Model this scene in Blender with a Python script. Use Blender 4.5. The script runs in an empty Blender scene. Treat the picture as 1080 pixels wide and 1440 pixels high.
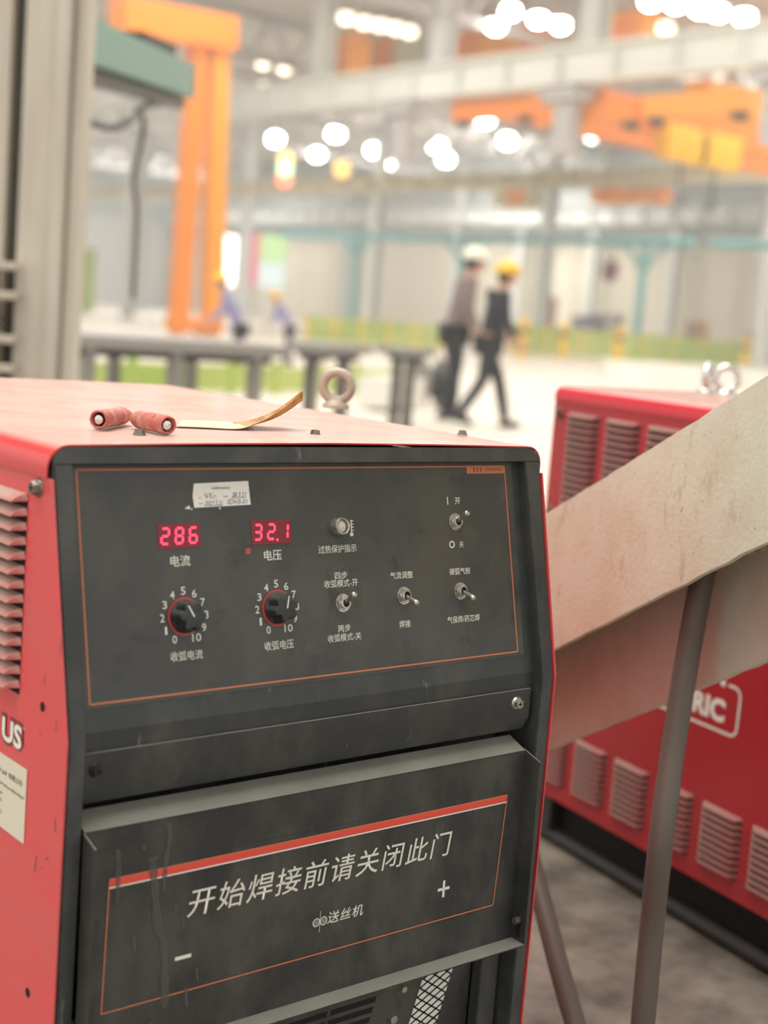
import bpy, bmesh, math, random
from mathutils import Vector, Matrix, Euler
random.seed(7)
S = bpy.context.scene
C = S.collection
PI = math.pi
# ---------------------------------------------------------------- camera
PX, PY, FPX = 540.0, 720.0, 2008.0
CAM = Vector((0, 0, 0.96))
AX = Vector((0.77124, 0.02661, -0.63599)); AY = Vector((-0.63170, 0.15509, -0.75954)); AZ = Vector((0.07843, 0.98754, 0.13642))
R = Matrix((AX, AY, AZ))                     # camera -> world
q = R.to_quaternion()
cam = bpy.data.objects.new('camera', bpy.data.cameras.new('camera')); C.objects.link(cam)
cam.location = CAM; cam.rotation_mode = 'QUATERNION'; cam.rotation_quaternion = q
cam.data.sensor_width = 36; cam.data.sensor_fit = 'AUTO'; cam.data.lens = FPX / 1440 * 36
cam.data.clip_start = 0.05; cam.data.clip_end = 400
cam.data.dof.use_dof = True; cam.data.dof.focus_distance = 1.42
cam.data.dof.aperture_fstop = 3.5
S.camera = cam
# ---------------------------------------------------------------- light
w = bpy.data.worlds.new('world'); S.world = w; w.use_nodes = True
w.node_tree.nodes['Background'].inputs[0].default_value = (1.0, 0.985, 0.95, 1)
w.node_tree.nodes['Background'].inputs[1].default_value = 1.05
def area(loc, size, power, color=(1, 0.97, 0.91), target=None):  # added fill light under the roof, with no real opening behind it
    l = bpy.data.lights.new('roof_fill', 'AREA'); l.shape = 'RECTANGLE'; l.size, l.size_y = size; l.energy = power; l.color = color
    o = bpy.data.objects.new('roof_fill', l); C.objects.link(o); o.location = loc
    if target: o.rotation_euler = (Vector(target) - Vector(loc)).to_track_quat('-Z', 'Y').to_euler()
    return o
area((-1.0, 3.0, 10.8), (9, 9), 1500)
area((9, 12, 10.8), (9, 9), 1200)
for x, y, e in ((20, 14, 1900), (37, 17, 2200), (54, 17, 1900), (19, 33, 2000), (44, 31, 1900), (11, 60, 3200), (33, 62, 2600), (56, 62, 3000)): area((x, y, 11.3), (8, 10), e)
for x, e in ((12, 2600), (33, 2800), (54, 3200)): area((x, 92, 11.3), (10, 10), e)
S.view_settings.view_transform = 'Standard'; S.view_settings.look = 'None'
S.view_settings.exposure = 0.0; S.view_settings.gamma = 1.0; S.view_settings.use_curve_mapping = False
S.cycles.max_bounces = 6; S.cycles.diffuse_bounces = 3; S.cycles.glossy_bounces = 3
S.cycles.use_denoising = True

# ---------------------------------------------------------------- helpers
def ray(x, y): return (R @ Vector((x - PX, -(y - PY), -FPX))).normalized()
def at(x, y, ax, val):                       # point of a world plane seen at a photo pixel, used to survey the hall
    d = ray(x, y); i = 'xyz'.index(ax); return CAM + d * ((val - CAM[i]) / d[i])
def far(x, y, dist): return CAM + ray(x, y) * dist
def link(name, me, m=None, parent=None):
    o = bpy.data.objects.new(name, me); C.objects.link(o)
    if m is not None:
        for mm in (m if isinstance(m, (list, tuple)) else [m]): me.materials.append(mm)
    if parent is not None: o.parent = parent
    return o
def obj(name, bm, m=None, parent=None, smooth=None):
    me = bpy.data.meshes.new(name)
    bmesh.ops.recalc_face_normals(bm, faces=bm.faces)
    bm.to_mesh(me); bm.free()
    if smooth is not None:
        me.polygons.foreach_set('use_smooth', [True] * len(me.polygons))
        me.set_sharp_from_angle(angle=math.radians(smooth))
    return link(name, me, m, parent)
def tag(o, label=None, cat=None, group=None, kind=None):
    if label: o['label'] = label
    if cat: o['category'] = cat
    if group: o['group'] = group
    if kind: o['kind'] = kind
    return o
def empty(name, loc=(0, 0, 0), rz=0, **k):
    o = bpy.data.objects.new(name, None); C.objects.link(o); o.location = loc; o.rotation_euler = (0, 0, rz); o.empty_display_size = 0.1
    return tag(o, **k)
def B(): return bmesh.new()
def box(bm, x0, x1, y0, y1, z0, z1, bev=0):
    r = bmesh.ops.create_cube(bm, size=1, matrix=Matrix.Translation(((x0+x1)/2, (y0+y1)/2, (z0+z1)/2)) @ Matrix.Diagonal((abs(x1-x0), abs(y1-y0), abs(z1-z0), 1)))
    if bev:
        es = {e for v in r['verts'] for e in v.link_edges}
        bmesh.ops.bevel(bm, geom=list(es), offset=bev, segments=2, profile=0.5, affect='EDGES')
    return bm
def obox(bm, a, b, wd, th, up=(0, 0, 1)):    # a box bar from a to b, wd across, th in the up direction
    a, b, up = Vector(a), Vector(b), Vector(up); d = b - a; L = d.length; d = d / L
    s = d.cross(up)
    if s.length < 1e-4: s = d.cross(Vector((1, 0, 0)))
    s.normalize(); u = s.cross(d).normalized()
    M = Matrix((d, s, u)).transposed().to_4x4(); M.translation = (a + b) / 2
    bmesh.ops.create_cube(bm, size=1, matrix=M @ Matrix.Diagonal((L, wd, th, 1))); return bm
def cyl(bm, a, b, r1, r2=None, n=16, cap=True):
    a, b = Vector(a), Vector(b); d = b - a; r2 = r1 if r2 is None else r2
    M = Matrix.Translation((a + b) / 2) @ d.to_track_quat('Z', 'Y').to_matrix().to_4x4()
    bmesh.ops.create_cone(bm, cap_ends=cap, segments=n, radius1=r1, radius2=r2, depth=d.length, matrix=M); return bm
def ball(bm, c, r, n=12, sc=(1, 1, 1)):
    bmesh.ops.create_uvsphere(bm, u_segments=n, v_segments=max(6, n//2+2), radius=1, matrix=Matrix.Translation(c) @ Matrix.Diagonal((r*sc[0], r*sc[1], r*sc[2], 1))); return bm
def tube(bm, pts, r, n=10, rads=None):
    pts = [Vector(p) for p in pts]; rings = []; prev = None
    for i, p in enumerate(pts):
        t = (pts[min(i+1, len(pts)-1)] - pts[max(i-1, 0)]).normalized()
        if prev is None:
            s = t.cross(Vector((0, 0, 1)));  s = s if s.length > 1e-3 else t.cross(Vector((1, 0, 0)))
        else: s = prev - t * prev.dot(t)
        s.normalize(); prev = s; u = t.cross(s); rr = rads[i] if rads else r
        rings.append([bm.verts.new(p + (s*math.cos(2*PI*k/n) + u*math.sin(2*PI*k/n))*rr) for k in range(n)])
    for a, b in zip(rings, rings[1:]):
        for k in range(n): bm.faces.new((a[k], a[(k+1) % n], b[(k+1) % n], b[k]))
    bm.faces.new(rings[0]); bm.faces.new(rings[-1][::-1]); return bm
def spline(pts, n=8):
    pts = [Vector(p) for p in pts]; out = []; P = [pts[0]] + pts + [pts[-1]]
    for i in range(1, len(P)-2):
        for k in range(n):
            t = k / n; a, b, c, d = P[i-1:i+3]
            out.append(0.5*((2*b) + (c-a)*t + (2*a-5*b+4*c-d)*t*t + (3*b-a-3*c+d)*t**3))
    out.append(pts[-1]); return out
def prism(bm, pts, vec):                     # polygon extruded by vec
    vs = [bm.verts.new(p) for p in pts]; ws = [bm.verts.new(Vector(p) + Vector(vec)) for p in pts]; n = len(pts)
    bm.faces.new(vs); bm.faces.new(ws[::-1])
    for i in range(n): bm.faces.new((vs[i], ws[i], ws[(i+1) % n], vs[(i+1) % n]))
    return bm
def torus(bm, M, R0, r, n=28, m=10):
    rings = []
    for i in range(n):
        a = 2*PI*i/n; ring = []
        for j in range(m):
            b = 2*PI*j/m; ring.append(bm.verts.new(M @ Vector(((R0 + r*math.cos(b))*math.cos(a), r*math.sin(b), (R0 + r*math.cos(b))*math.sin(a)))))
        rings.append(ring)
    for i in range(n):
        for j in range(m): bm.faces.new((rings[i][j], rings[i][(j+1) % m], rings[(i+1) % n][(j+1) % m], rings[(i+1) % n][j]))
    return bm

# ---------------------------------------------------------------- materials
def mat(name, color, rough=0.5, metal=0.0, spots=(), bump=0, bscale=60, emis=None, spec=0.5, dust=None, coat=0):
    """spots: (colour, amount 0..1, scale(xyz), sharpness) layers of procedural wear in object space"""
    m = bpy.data.materials.new(name); m.use_nodes = True; nt = m.node_tree; N = nt.nodes; L = nt.links; p = N['Principled BSDF']
    p.inputs['Base Color'].default_value = (*color, 1); p.inputs['Roughness'].default_value = rough; p.inputs['Metallic'].default_value = metal
    p.inputs['Specular IOR Level'].default_value = spec
    if coat: p.inputs['Coat Weight'].default_value = coat; p.inputs['Coat Roughness'].default_value = 0.15
    if emis: p.inputs['Emission Color'].default_value = (*emis[0], 1); p.inputs['Emission Strength'].default_value = emis[1]
    if spots or bump or dust:
        tc = N.new('ShaderNodeTexCoord'); cur = None
        for i, (c, amt, sc, sharp) in enumerate(spots):
            mp = N.new('ShaderNodeMapping'); mp.inputs['Scale'].default_value = sc; mp.inputs['Location'].default_value = (i*3.1, i*1.7, 0.3)
            L.new(tc.outputs['Object'], mp.inputs[0])
            no = N.new('ShaderNodeTexNoise'); no.inputs['Scale'].default_value = 1; no.inputs['Detail'].default_value = 5; no.inputs['Roughness'].default_value = 0.65
            L.new(mp.outputs[0], no.inputs[0])
            mr = N.new('ShaderNodeMapRange'); mr.inputs[1].default_value = 0.5 - 0.5*sharp[0] if isinstance(sharp, tuple) else sharp; mr.inputs[2].default_value = (sharp[1] if isinstance(sharp, tuple) else sharp + 0.12); mr.inputs[4].default_value = amt
            if isinstance(sharp, tuple): mr.inputs[1].default_value = sharp[0]
            L.new(no.outputs[0], mr.inputs[0])
            mx = N.new('ShaderNodeMix'); mx.data_type = 'RGBA'
            L.new(mr.outputs[0], mx.inputs[0])
            if cur is None: mx.inputs[6].default_value = (*color, 1)
            else: L.new(cur, mx.inputs[6])
            mx.inputs[7].default_value = (*c, 1); cur = mx.outputs[2]
        if dust:                              # settled dust on upward faces
            ge = N.new('ShaderNodeNewGeometry'); sx = N.new('ShaderNodeSeparateXYZ'); L.new(ge.outputs['Normal'], sx.inputs[0])
            mr = N.new('ShaderNodeMapRange'); mr.inputs[1].default_value = dust[2] if len(dust) > 2 else 0.55; mr.inputs[2].default_value = 0.98; mr.inputs[4].default_value = dust[1]; L.new(sx.outputs[2], mr.inputs[0])
            no = N.new('ShaderNodeTexNoise'); no.inputs['Scale'].default_value = 14; no.inputs['Detail'].default_value = 6; L.new(tc.outputs['Object'], no.inputs[0])
            m2 = N.new('ShaderNodeMapRange'); m2.inputs[1].default_value = 0.3; m2.inputs[2].default_value = 0.6; m2.inputs[3].default_value = 0.75; L.new(no.outputs[0], m2.inputs[0])
            mu = N.new('ShaderNodeMath'); mu.operation = 'MULTIPLY'; L.new(mr.outputs[0], mu.inputs[0]); L.new(m2.outputs[0], mu.inputs[1])
            mx = N.new('ShaderNodeMix'); mx.data_type = 'RGBA'; L.new(mu.outputs[0], mx.inputs[0])
            if cur is None: mx.inputs[6].default_value = (*color, 1)
            else: L.new(cur, mx.inputs[6])
            mx.inputs[7].default_value = (*dust[0], 1); cur = mx.outputs[2]
            rr = N.new('ShaderNodeMapRange'); rr.inputs[3].default_value = rough; rr.inputs[4].default_value = 0.8; L.new(mu.outputs[0], rr.inputs[0]); L.new(rr.outputs[0], p.inputs['Roughness'])
        if cur: L.new(cur, p.inputs['Base Color'])
        if bump:
            no = N.new('ShaderNodeTexNoise'); no.inputs['Scale'].default_value = bscale; no.inputs['Detail'].default_value = 4; L.new(tc.outputs['Object'], no.inputs[0])
            bp = N.new('ShaderNodeBump'); bp.inputs['Strength'].default_value = bump; bp.inputs['Distance'].default_value = 0.002; L.new(no.outputs[0], bp.inputs['Height']); L.new(bp.outputs[0], p.inputs['Normal'])
    return m
M = {}
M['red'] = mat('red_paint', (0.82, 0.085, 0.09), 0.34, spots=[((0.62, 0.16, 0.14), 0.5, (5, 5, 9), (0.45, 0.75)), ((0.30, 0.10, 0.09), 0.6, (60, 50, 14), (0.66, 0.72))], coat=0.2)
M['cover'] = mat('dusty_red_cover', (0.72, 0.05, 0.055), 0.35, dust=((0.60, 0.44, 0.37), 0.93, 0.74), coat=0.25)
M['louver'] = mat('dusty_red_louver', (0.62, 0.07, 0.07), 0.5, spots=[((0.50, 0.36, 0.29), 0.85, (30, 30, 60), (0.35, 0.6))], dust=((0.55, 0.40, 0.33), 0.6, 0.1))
M['red2'] = mat('shaded_red_paint', (0.43, 0.010, 0.020), 0.32, spots=[((0.35, 0.03, 0.04), 0.5, (4, 4, 6), (0.45, 0.7))], coat=0.2)  # second machine's red, darkened to hold the beam's shade in the colour
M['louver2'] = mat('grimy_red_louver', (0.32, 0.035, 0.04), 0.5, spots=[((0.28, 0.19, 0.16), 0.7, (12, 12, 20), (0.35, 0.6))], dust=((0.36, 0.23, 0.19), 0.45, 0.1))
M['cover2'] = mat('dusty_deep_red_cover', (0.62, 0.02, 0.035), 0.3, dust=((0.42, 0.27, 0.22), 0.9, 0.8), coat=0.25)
M['dark'] = mat('void_black', (0.006, 0.006, 0.006), 0.8)
M['black'] = mat('charcoal_paint', (0.042, 0.045, 0.044), 0.42, spots=[((0.085, 0.083, 0.075), 0.9, (13, 13, 8), (0.42, 0.62)), ((0.22, 0.21, 0.19), 0.6, (70, 70, 12), (0.66, 0.72))], bump=0.15, bscale=500, dust=((0.26, 0.25, 0.22), 0.75, 0.3))
M['door'] = mat('charcoal_door_paint', (0.030, 0.031, 0.029), 0.42, spots=[((0.080, 0.077, 0.066), 0.9, (12, 12, 7), (0.42, 0.62)), ((0.16, 0.155, 0.135), 0.5, (60, 60, 11), (0.66, 0.75)), ((0.012, 0.012, 0.012), 0.6, (20, 20, 8), (0.66, 0.72))], bump=0.15, bscale=500, dust=((0.30, 0.29, 0.25), 0.8, 0.3))
M['panel'] = mat('charcoal_panel_film', (0.056, 0.057, 0.052), 0.38, spots=[((0.092, 0.086, 0.072), 0.85, (10, 10, 8), (0.42, 0.62)), ((0.035, 0.035, 0.033), 0.7, (22, 22, 22), (0.56, 0.66)), ((0.25, 0.24, 0.21), 0.6, (60, 60, 40), (0.70, 0.74))])
M['orange_line'] = mat('orange_print', (0.62, 0.20, 0.09), 0.5)
M['redprint'] = mat('red_print', (0.80, 0.09, 0.06), 0.45)
M['print'] = mat('cream_print', (0.78, 0.76, 0.66), 0.5)
M['darkprint'] = mat('dark_print', (0.10, 0.08, 0.07), 0.5)
M['maroon'] = mat('maroon_print', (0.22, 0.03, 0.03), 0.5)
M['chrome'] = mat('worn_nickel', (0.62, 0.60, 0.54), 0.28, 0.9, spots=[((0.3, 0.26, 0.2), 0.6, (150, 150, 150), (0.45, 0.65))])
M['shiny'] = mat('bright_chrome', (0.75, 0.74, 0.70), 0.12, 1.0)
M['bolt'] = mat('dull_bolt_steel', (0.25, 0.23, 0.20), 0.4, 0.8)
M['blackbolt'] = mat('black_bolt', (0.04, 0.04, 0.04), 0.4, 0.3)
M['eyebolt'] = mat('dusty_eyebolt', (0.50, 0.42, 0.33), 0.55, 0.35, spots=[((0.5, 0.42, 0.34), 0.7, (60, 60, 60), (0.4, 0.6))])
M['plastic'] = mat('black_knob_plastic', (0.025, 0.028, 0.027), 0.33, dust=((0.12, 0.12, 0.11), 0.5, 0.2))
M['white'] = mat('white_print', (0.85, 0.83, 0.76), 0.5)
M['paper'] = mat('cream_sticker', (0.92, 0.89, 0.80), 0.6)
M['paper2'] = mat('ivory_label', (0.80, 0.74, 0.58), 0.55)
M['ink'] = mat('blue_ink', (0.10, 0.10, 0.22), 0.6)
M['ledwin'] = mat('display_window', (0.10, 0.012, 0.018), 0.3, emis=((1.0, 0.03, 0.06), 0.09))
M['led'] = mat('display_segment', (0.9, 0.05, 0.1), 0.4, emis=((1.0, 0.045, 0.10), 2.3))
M['leddot'] = mat('lamp_lens', (0.65, 0.60, 0.48), 0.25)
M['ring'] = mat('red_ring', (0.55, 0.07, 0.06), 0.4)
M['beamplate'] = mat('cream_painted_steel', (0.76, 0.74, 0.585), 0.55, spots=[((0.70, 0.60, 0.44), 0.7, (9, 9, 9), (0.42, 0.62)), ((0.50, 0.39, 0.27), 0.6, (70, 26, 14), (0.57, 0.68)), ((0.12, 0.09, 0.06), 0.95, (260, 200, 200), (0.66, 0.69))], bump=0.3, bscale=160)
M['beamback'] = mat('cream_painted_flange', (0.68, 0.68, 0.56), 0.6, spots=[((0.58, 0.50, 0.38), 0.6, (7, 7, 7), (0.42, 0.62))])
M['beamrust'] = mat('grimy_steel_edge', (0.42, 0.33, 0.24), 0.7, spots=[((0.2, 0.15, 0.11), 0.8, (60, 60, 60), (0.45, 0.6))])
M['hose'] = mat('grey_rubber', (0.125, 0.10, 0.082), 0.5, spec=0.35)
M['rubber'] = mat('black_rubber', (0.03, 0.03, 0.03), 0.4)
M['tape'] = mat('faded_red_rubber', (0.55, 0.14, 0.11), 0.6, spots=[((0.60, 0.36, 0.28), 0.8, (90, 90, 90), (0.45, 0.6)), ((0.12, 0.05, 0.04), 0.8, (140, 140, 140), (0.62, 0.68))], bump=0.6, bscale=200)
M['leaf'] = mat('dry_leaf', (0.62, 0.54, 0.40), 0.6)
M['leaf2'] = mat('brown_leaf', (0.55, 0.27, 0.07), 0.6, spots=[((0.20, 0.08, 0.03), 0.8, (70, 70, 70), (0.48, 0.6))])

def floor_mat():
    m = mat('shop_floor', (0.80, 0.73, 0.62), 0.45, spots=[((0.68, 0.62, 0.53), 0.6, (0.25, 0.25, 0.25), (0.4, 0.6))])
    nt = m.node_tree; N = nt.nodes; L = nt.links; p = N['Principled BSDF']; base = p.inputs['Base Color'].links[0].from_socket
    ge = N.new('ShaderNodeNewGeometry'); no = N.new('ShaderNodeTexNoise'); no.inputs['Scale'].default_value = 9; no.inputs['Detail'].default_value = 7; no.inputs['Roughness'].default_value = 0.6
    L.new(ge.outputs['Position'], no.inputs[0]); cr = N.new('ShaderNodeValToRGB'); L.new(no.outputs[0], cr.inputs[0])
    e = cr.color_ramp.elements; e[0].position = 0.36; e[0].color = (0.115, 0.10, 0.082, 1); e[1].position = 0.66; e[1].color = (0.30, 0.265, 0.215, 1)  # near zone: mottled grey floor plus the shade between machines, in the colour
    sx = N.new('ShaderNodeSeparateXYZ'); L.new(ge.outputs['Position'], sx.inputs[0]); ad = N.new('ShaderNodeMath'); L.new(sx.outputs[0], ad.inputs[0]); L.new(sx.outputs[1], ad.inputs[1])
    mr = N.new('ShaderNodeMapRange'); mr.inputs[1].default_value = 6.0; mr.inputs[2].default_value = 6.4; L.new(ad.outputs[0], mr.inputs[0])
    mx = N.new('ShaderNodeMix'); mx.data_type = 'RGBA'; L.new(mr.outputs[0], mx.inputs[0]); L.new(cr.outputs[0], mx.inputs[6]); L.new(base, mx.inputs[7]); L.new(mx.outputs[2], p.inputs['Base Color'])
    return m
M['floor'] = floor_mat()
M['wallcream'] = mat('cream_wall_panel', (0.74, 0.68, 0.54), 0.7, spots=[((0.62, 0.58, 0.48), 0.6, (0.02, 0.5, 0.05), (0.45, 0.6))])
M['wallwhite'] = mat('white_wall_panel', (0.78, 0.79, 0.76), 0.7)
M['wallgrey'] = mat('blue_grey_wall', (0.58, 0.61, 0.60), 0.7)
M['ceil'] = mat('grey_roof_deck', (0.62, 0.57, 0.52), 0.8, spots=[((0.38, 0.35, 0.33), 0.8, (0.12, 0.5, 1), (0.42, 0.58))])
M['steel'] = mat('pale_grey_steel', (0.70, 0.71, 0.67), 0.55)
M['steel2'] = mat('pale_runway_steel', (0.84, 0.84, 0.77), 0.5)
M['steel3'] = mat('dusty_yellow_rail_steel', (0.62, 0.53, 0.34), 0.5)
M['truss'] = mat('truss_steel', (0.48, 0.46, 0.44), 0.6)
M['mast'] = mat('beige_mast_paint', (0.66, 0.60, 0.50), 0.5, spots=[((0.54, 0.47, 0.38), 0.7, (14, 14, 1.2), (0.42, 0.6))])
M['mastdark'] = mat('mast_dark_steel', (0.10, 0.095, 0.09), 0.5)
M['orange'] = mat('crane_orange', (0.90, 0.25, 0.008), 0.45)
M['orange2'] = mat('crane_amber', (0.95, 0.36, 0.012), 0.45)
M['yellow'] = mat('crane_yellow', (0.95, 0.55, 0.015), 0.45)
M['teal'] = mat('teal_boom_paint', (0.20, 0.36, 0.31), 0.45)
M['cyan'] = mat('cyan_pipe_paint', (0.16, 0.46, 0.48), 0.5)
M['green'] = mat('green_board', (0.34, 0.46, 0.10), 0.6, spots=[((0.55, 0.60, 0.20), 0.7, (0.5, 0.5, 0.5), (0.45, 0.6))])
M['palegreen'] = mat('pale_green_cabinet', (0.55, 0.60, 0.45), 0.6)
M['table'] = mat('dark_steel_table', (0.26, 0.245, 0.23), 0.4, spots=[((0.32, 0.30, 0.27), 0.7, (0.8, 0.8, 0.8), (0.42, 0.6))])
M['tabledark'] = mat('table_underframe', (0.05, 0.05, 0.05), 0.6)
M['lamp'] = mat('lamp_glow', (1, 1, 1), 0.4, emis=((1.0, 0.96, 0.88), 26))
M['lampdim'] = mat('warm_lamp_glow', (1, 1, 1), 0.4, emis=((1.0, 0.82, 0.6), 5))
M['lampframe'] = mat('lamp_housing', (0.4, 0.4, 0.38), 0.4, 0.5)
M['skin'] = mat('skin', (0.62, 0.36, 0.26), 0.55)
M['hair'] = mat('black_hair', (0.02, 0.018, 0.016), 0.6)
M['mauve'] = mat('mauve_grey_cloth', (0.25, 0.19, 0.185), 0.85)
M['navy'] = mat('black_blue_cloth', (0.035, 0.037, 0.045), 0.85)
M['trouser'] = mat('dark_trouser_cloth', (0.035, 0.037, 0.042), 0.85)
M['lav'] = mat('lavender_cloth', (0.30, 0.28, 0.48), 0.85)
M['helmw'] = mat('white_helmet_shell', (0.90, 0.86, 0.72), 0.3)
M['helmy'] = mat('yellow_helmet_shell', (0.95, 0.55, 0.03), 0.3)
M['screen'] = None

# ---------------------------------------------------------------- building shell
def struct(name, bm, m, parent=None):
    o = obj(name, bm, m, parent)
    if parent is None: o['kind'] = 'structure'
    return o
XW, YW, ZC = 64.0, 108.0, 11.6
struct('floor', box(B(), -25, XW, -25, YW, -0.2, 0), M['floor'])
struct('ceiling', box(B(), -8, XW, -8, YW, ZC, ZC + 0.3), M['ceil'])
wr = struct('wall_right', box(B(), XW, XW + 0.3, -8, YW, 0, ZC), M['wallgrey'])
wb = struct('wall_back', box(B(), -25, XW, YW, YW + 0.3, 0, ZC), M['wallgrey'])
# cladding panels of the lower wall, one by one
for i in range(26):
    y0 = 4 + i * 4.0
    o = obj('wall_panel', box(B(), XW - 0.12, XW, y0 + 0.05, y0 + 3.95, 0, 6.0), M['wallcream'], wr)
for i in range(17):
    x0 = -6 + i * 4.1
    o = obj('wall_panel', box(B(), x0 + 0.05, x0 + 4.05, YW - 0.12, YW, 0, 7.2), M['wallwhite'], wb)
box_m = B(); box(box_m, -25, XW - 0.3, YW - 0.5, YW - 0.14, 8.6, 9.6); obj('wall_girt', box_m, M['steel2'], wb)
box_m = B(); box(box_m, XW - 0.4, XW - 0.14, 0, YW - 1, 9.4, 10.2); obj('wall_girt', box_m, M['steel'], wr)

# runway girders along the bays and the columns that carry them
def runway(x, zb, zt, m, name='trim'):
    bm = B(); zc = (zb + zt) / 2
    box(bm, x - 0.05, x + 0.05, -4, YW - 2, zb, zt)                        # web
    box(bm, x - 0.35, x + 0.35, -4, YW - 2, zt - 0.08, zt); box(bm, x - 0.3, x + 0.3, -4, YW - 2, zb, zb + 0.08)
    for k in range(54): box(bm, x - 0.3, x + 0.3, -2 + k * 2, -1.96 + k * 2, zb + 0.08, zt - 0.08)
    return struct(name, bm, m)
r1 = runway(28.5, 7.42, 8.4, M['steel2'], 'trim_1'); r1['label'] = 'broad pale crane runway girder sloping across the upper hall'
r2 = runway(46, 7.1, 7.75, M['steel3'], 'trim_2'); r2['label'] = 'thin yellowish crane runway girder in the middle of the hall'
r3 = runway(62.6, 7.1, 8.1, M['steel'], 'trim_3'); r3['label'] = 'level grey crane runway girder along the far cream wall'
n = 4
def hcolumn(x, y, w_, z1, m):
    global n
    bm = B(); box(bm, x - w_/2, x - w_/2 + 0.06, y - w_/2, y + w_/2, 0, z1); box(bm, x + w_/2 - 0.06, x + w_/2, y - w_/2, y + w_/2, 0, z1)
    box(bm, x - w_/2 + 0.06, x + w_/2 - 0.06, y - 0.04, y + 0.04, 0, z1)
    o = struct('trim_%d' % n, bm, m); n += 1; return o
for y in (15.4, 27.5, 33.7, 39.7, 51.8, 64, 76, 88):             # hangers that carry the first runway from the roof
    bm = B(); box(bm, 28.75, 28.81, y - 0.3, y + 0.3, 8.4, ZC); box(bm, 29.29, 29.35, y - 0.3, y + 0.3, 8.4, ZC); box(bm, 28.81, 29.29, y - 0.04, y + 0.04, 8.4, ZC); struct('trim_%d' % n, bm, M['steel']); n += 1
for y in (20.9, 27.7, 34.5):                                   # short brackets under the first runway
    bm = B(); box(bm, 28.3, 28.7, y - 0.35, y + 0.35, 5.6, 7.40); box(bm, 28.1, 28.9, y - 0.6, y + 0.6, 7.0, 7.3); struct('trim_%d' % n, bm, M['truss']); n += 1
for y in (9.4, 52): hcolumn(29.1, y, 0.42, ZC, M['steel'])
for y in (21.4, 33.7, 45.8, 58, 70, 82, 94): hcolumn(46.6, y, 0.55, ZC, M['steel'])
for y in (33.7, 40, 46, 52, 58, 64, 70, 82, 94): hcolumn(63.0, y, 0.5, ZC, M['steel'])
for x in (8, 20, 38, 54): hcolumn(x, YW - 0.8, 0.5, ZC, M['steel'])
# roof trusses
def truss(y):
    global n
    t = bpy.data.objects.new('trim_%d' % n, None); n += 1; C.objects.link(t); t['kind'] = 'structure'
    bm = B(); box(bm, 0, XW, y - 0.12, y + 0.12, ZC - 0.25, ZC - 0.02); obj('top_chord', bm, M['truss'], t)
    bm = B(); box(bm, 0, XW, y - 0.12, y + 0.12, ZC - 1.75, ZC - 1.5); obj('bottom_chord', bm, M['truss'], t)
    bm = B()
    for k in range(32): obox(bm, (k*2, y, ZC - 1.62), (k*2 + (1 if k % 2 == 0 else 1), y, ZC - 0.15), 0.12, 0.12); obox(bm, (k*2 + 1, y, ZC - 0.15), (k*2 + 2, y, ZC - 1.62), 0.12, 0.12)
    o = obj('web_member', bm, M['truss'], t); o['kind'] = 'stuff'
for y in (33.7, 45.8, 58, 70, 82, 94): truss(y)

# ---------------------------------------------------------------- high-bay lamps
def lamp(px, py, r, group, label, m='lamp', z=9.9):
    p = at(px, py, 'z', z)
    t = empty('high_bay_lamp', p, label=label, cat='lamp', group=group)
    bm = B(); cyl(bm, (0, 0, 0), (0, 0, 0.30), r*1.08, r*0.45, 16); cyl(bm, (0, 0, 0.30), (0, 0, ZC - p.z - 0.01), 0.03, n=6); obj('housing', bm, M['lampframe'], t, 40)
    bm = B(); ball(bm, (0, 0, 0.02), r, 16, (1, 1, 0.75)); obj('lens', bm, M[m], t, 60)
G = 'round high bay lamps hanging over the far bay'
mid = [(387,196,'leftmost of the scattered far bay lamps'),(446,218,'second from left of the scattered far lamps, hanging low'),(472,189,'third from left of the scattered far bay lamps'),(526,212,'left upper lamp of the touching pair in the middle'),(543,230,'right lower lamp of the touching pair in the middle'),(569,180,'lone lamp hanging just right of the middle pair'),(615,206,'upper lamp of the touching pair above the white helmet'),(627,225,'lower lamp of the touching pair above the white helmet'),(682,168,'highest of the scattered far bay lamps'),(714,199,'lamp below and right of the highest far lamp'),(833,189,'rightmost of the scattered far bay lamps, under orange girder')]
for x, y, l in mid: lamp(x, y, 0.42, G, 'round glowing white lamp, ' + l)
G2 = 'bright roof lamps at the top edge'
top = [(697,38,'lowest lamp of the upper middle cluster'),(718,17,'top left lamp of the upper middle cluster'),(757,28,'third lamp of the upper middle cluster'),(788,36,'rightmost lamp of the upper middle cluster beside column'),(915,3,'leftmost lamp of the top right row'),(950,6,'second lamp of the top right row'),(985,13,'third lamp of the top right row'),(1010,18,'fourth lamp of the top right row'),(1047,25,'rightmost lamp of the top right row')]
for x, y, l in top: lamp(x, y, 0.27, G2, 'glowing white roof lamp, ' + l)
G3 = 'dim warm lamps between the columns'
for x, y, l in [(487,26,'far left of the dim row between columns'),(512,32,'second of the dim row between columns'),(535,36,'third of the dim row between columns'),(556,40,'fourth of the dim row between columns'),(576,45,'right end of the dim row between columns'),(370,90,'left of two small warm lamps'),(400,97,'right of two small warm lamps'),(373,122,'small warm lamp below the pair'),(936,40,'dim oval lamp under the top right row')]:
    lamp(x, y, 0.26, G3, 'dim warm roof lamp, ' + l, 'lampdim', 10.3)

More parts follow.
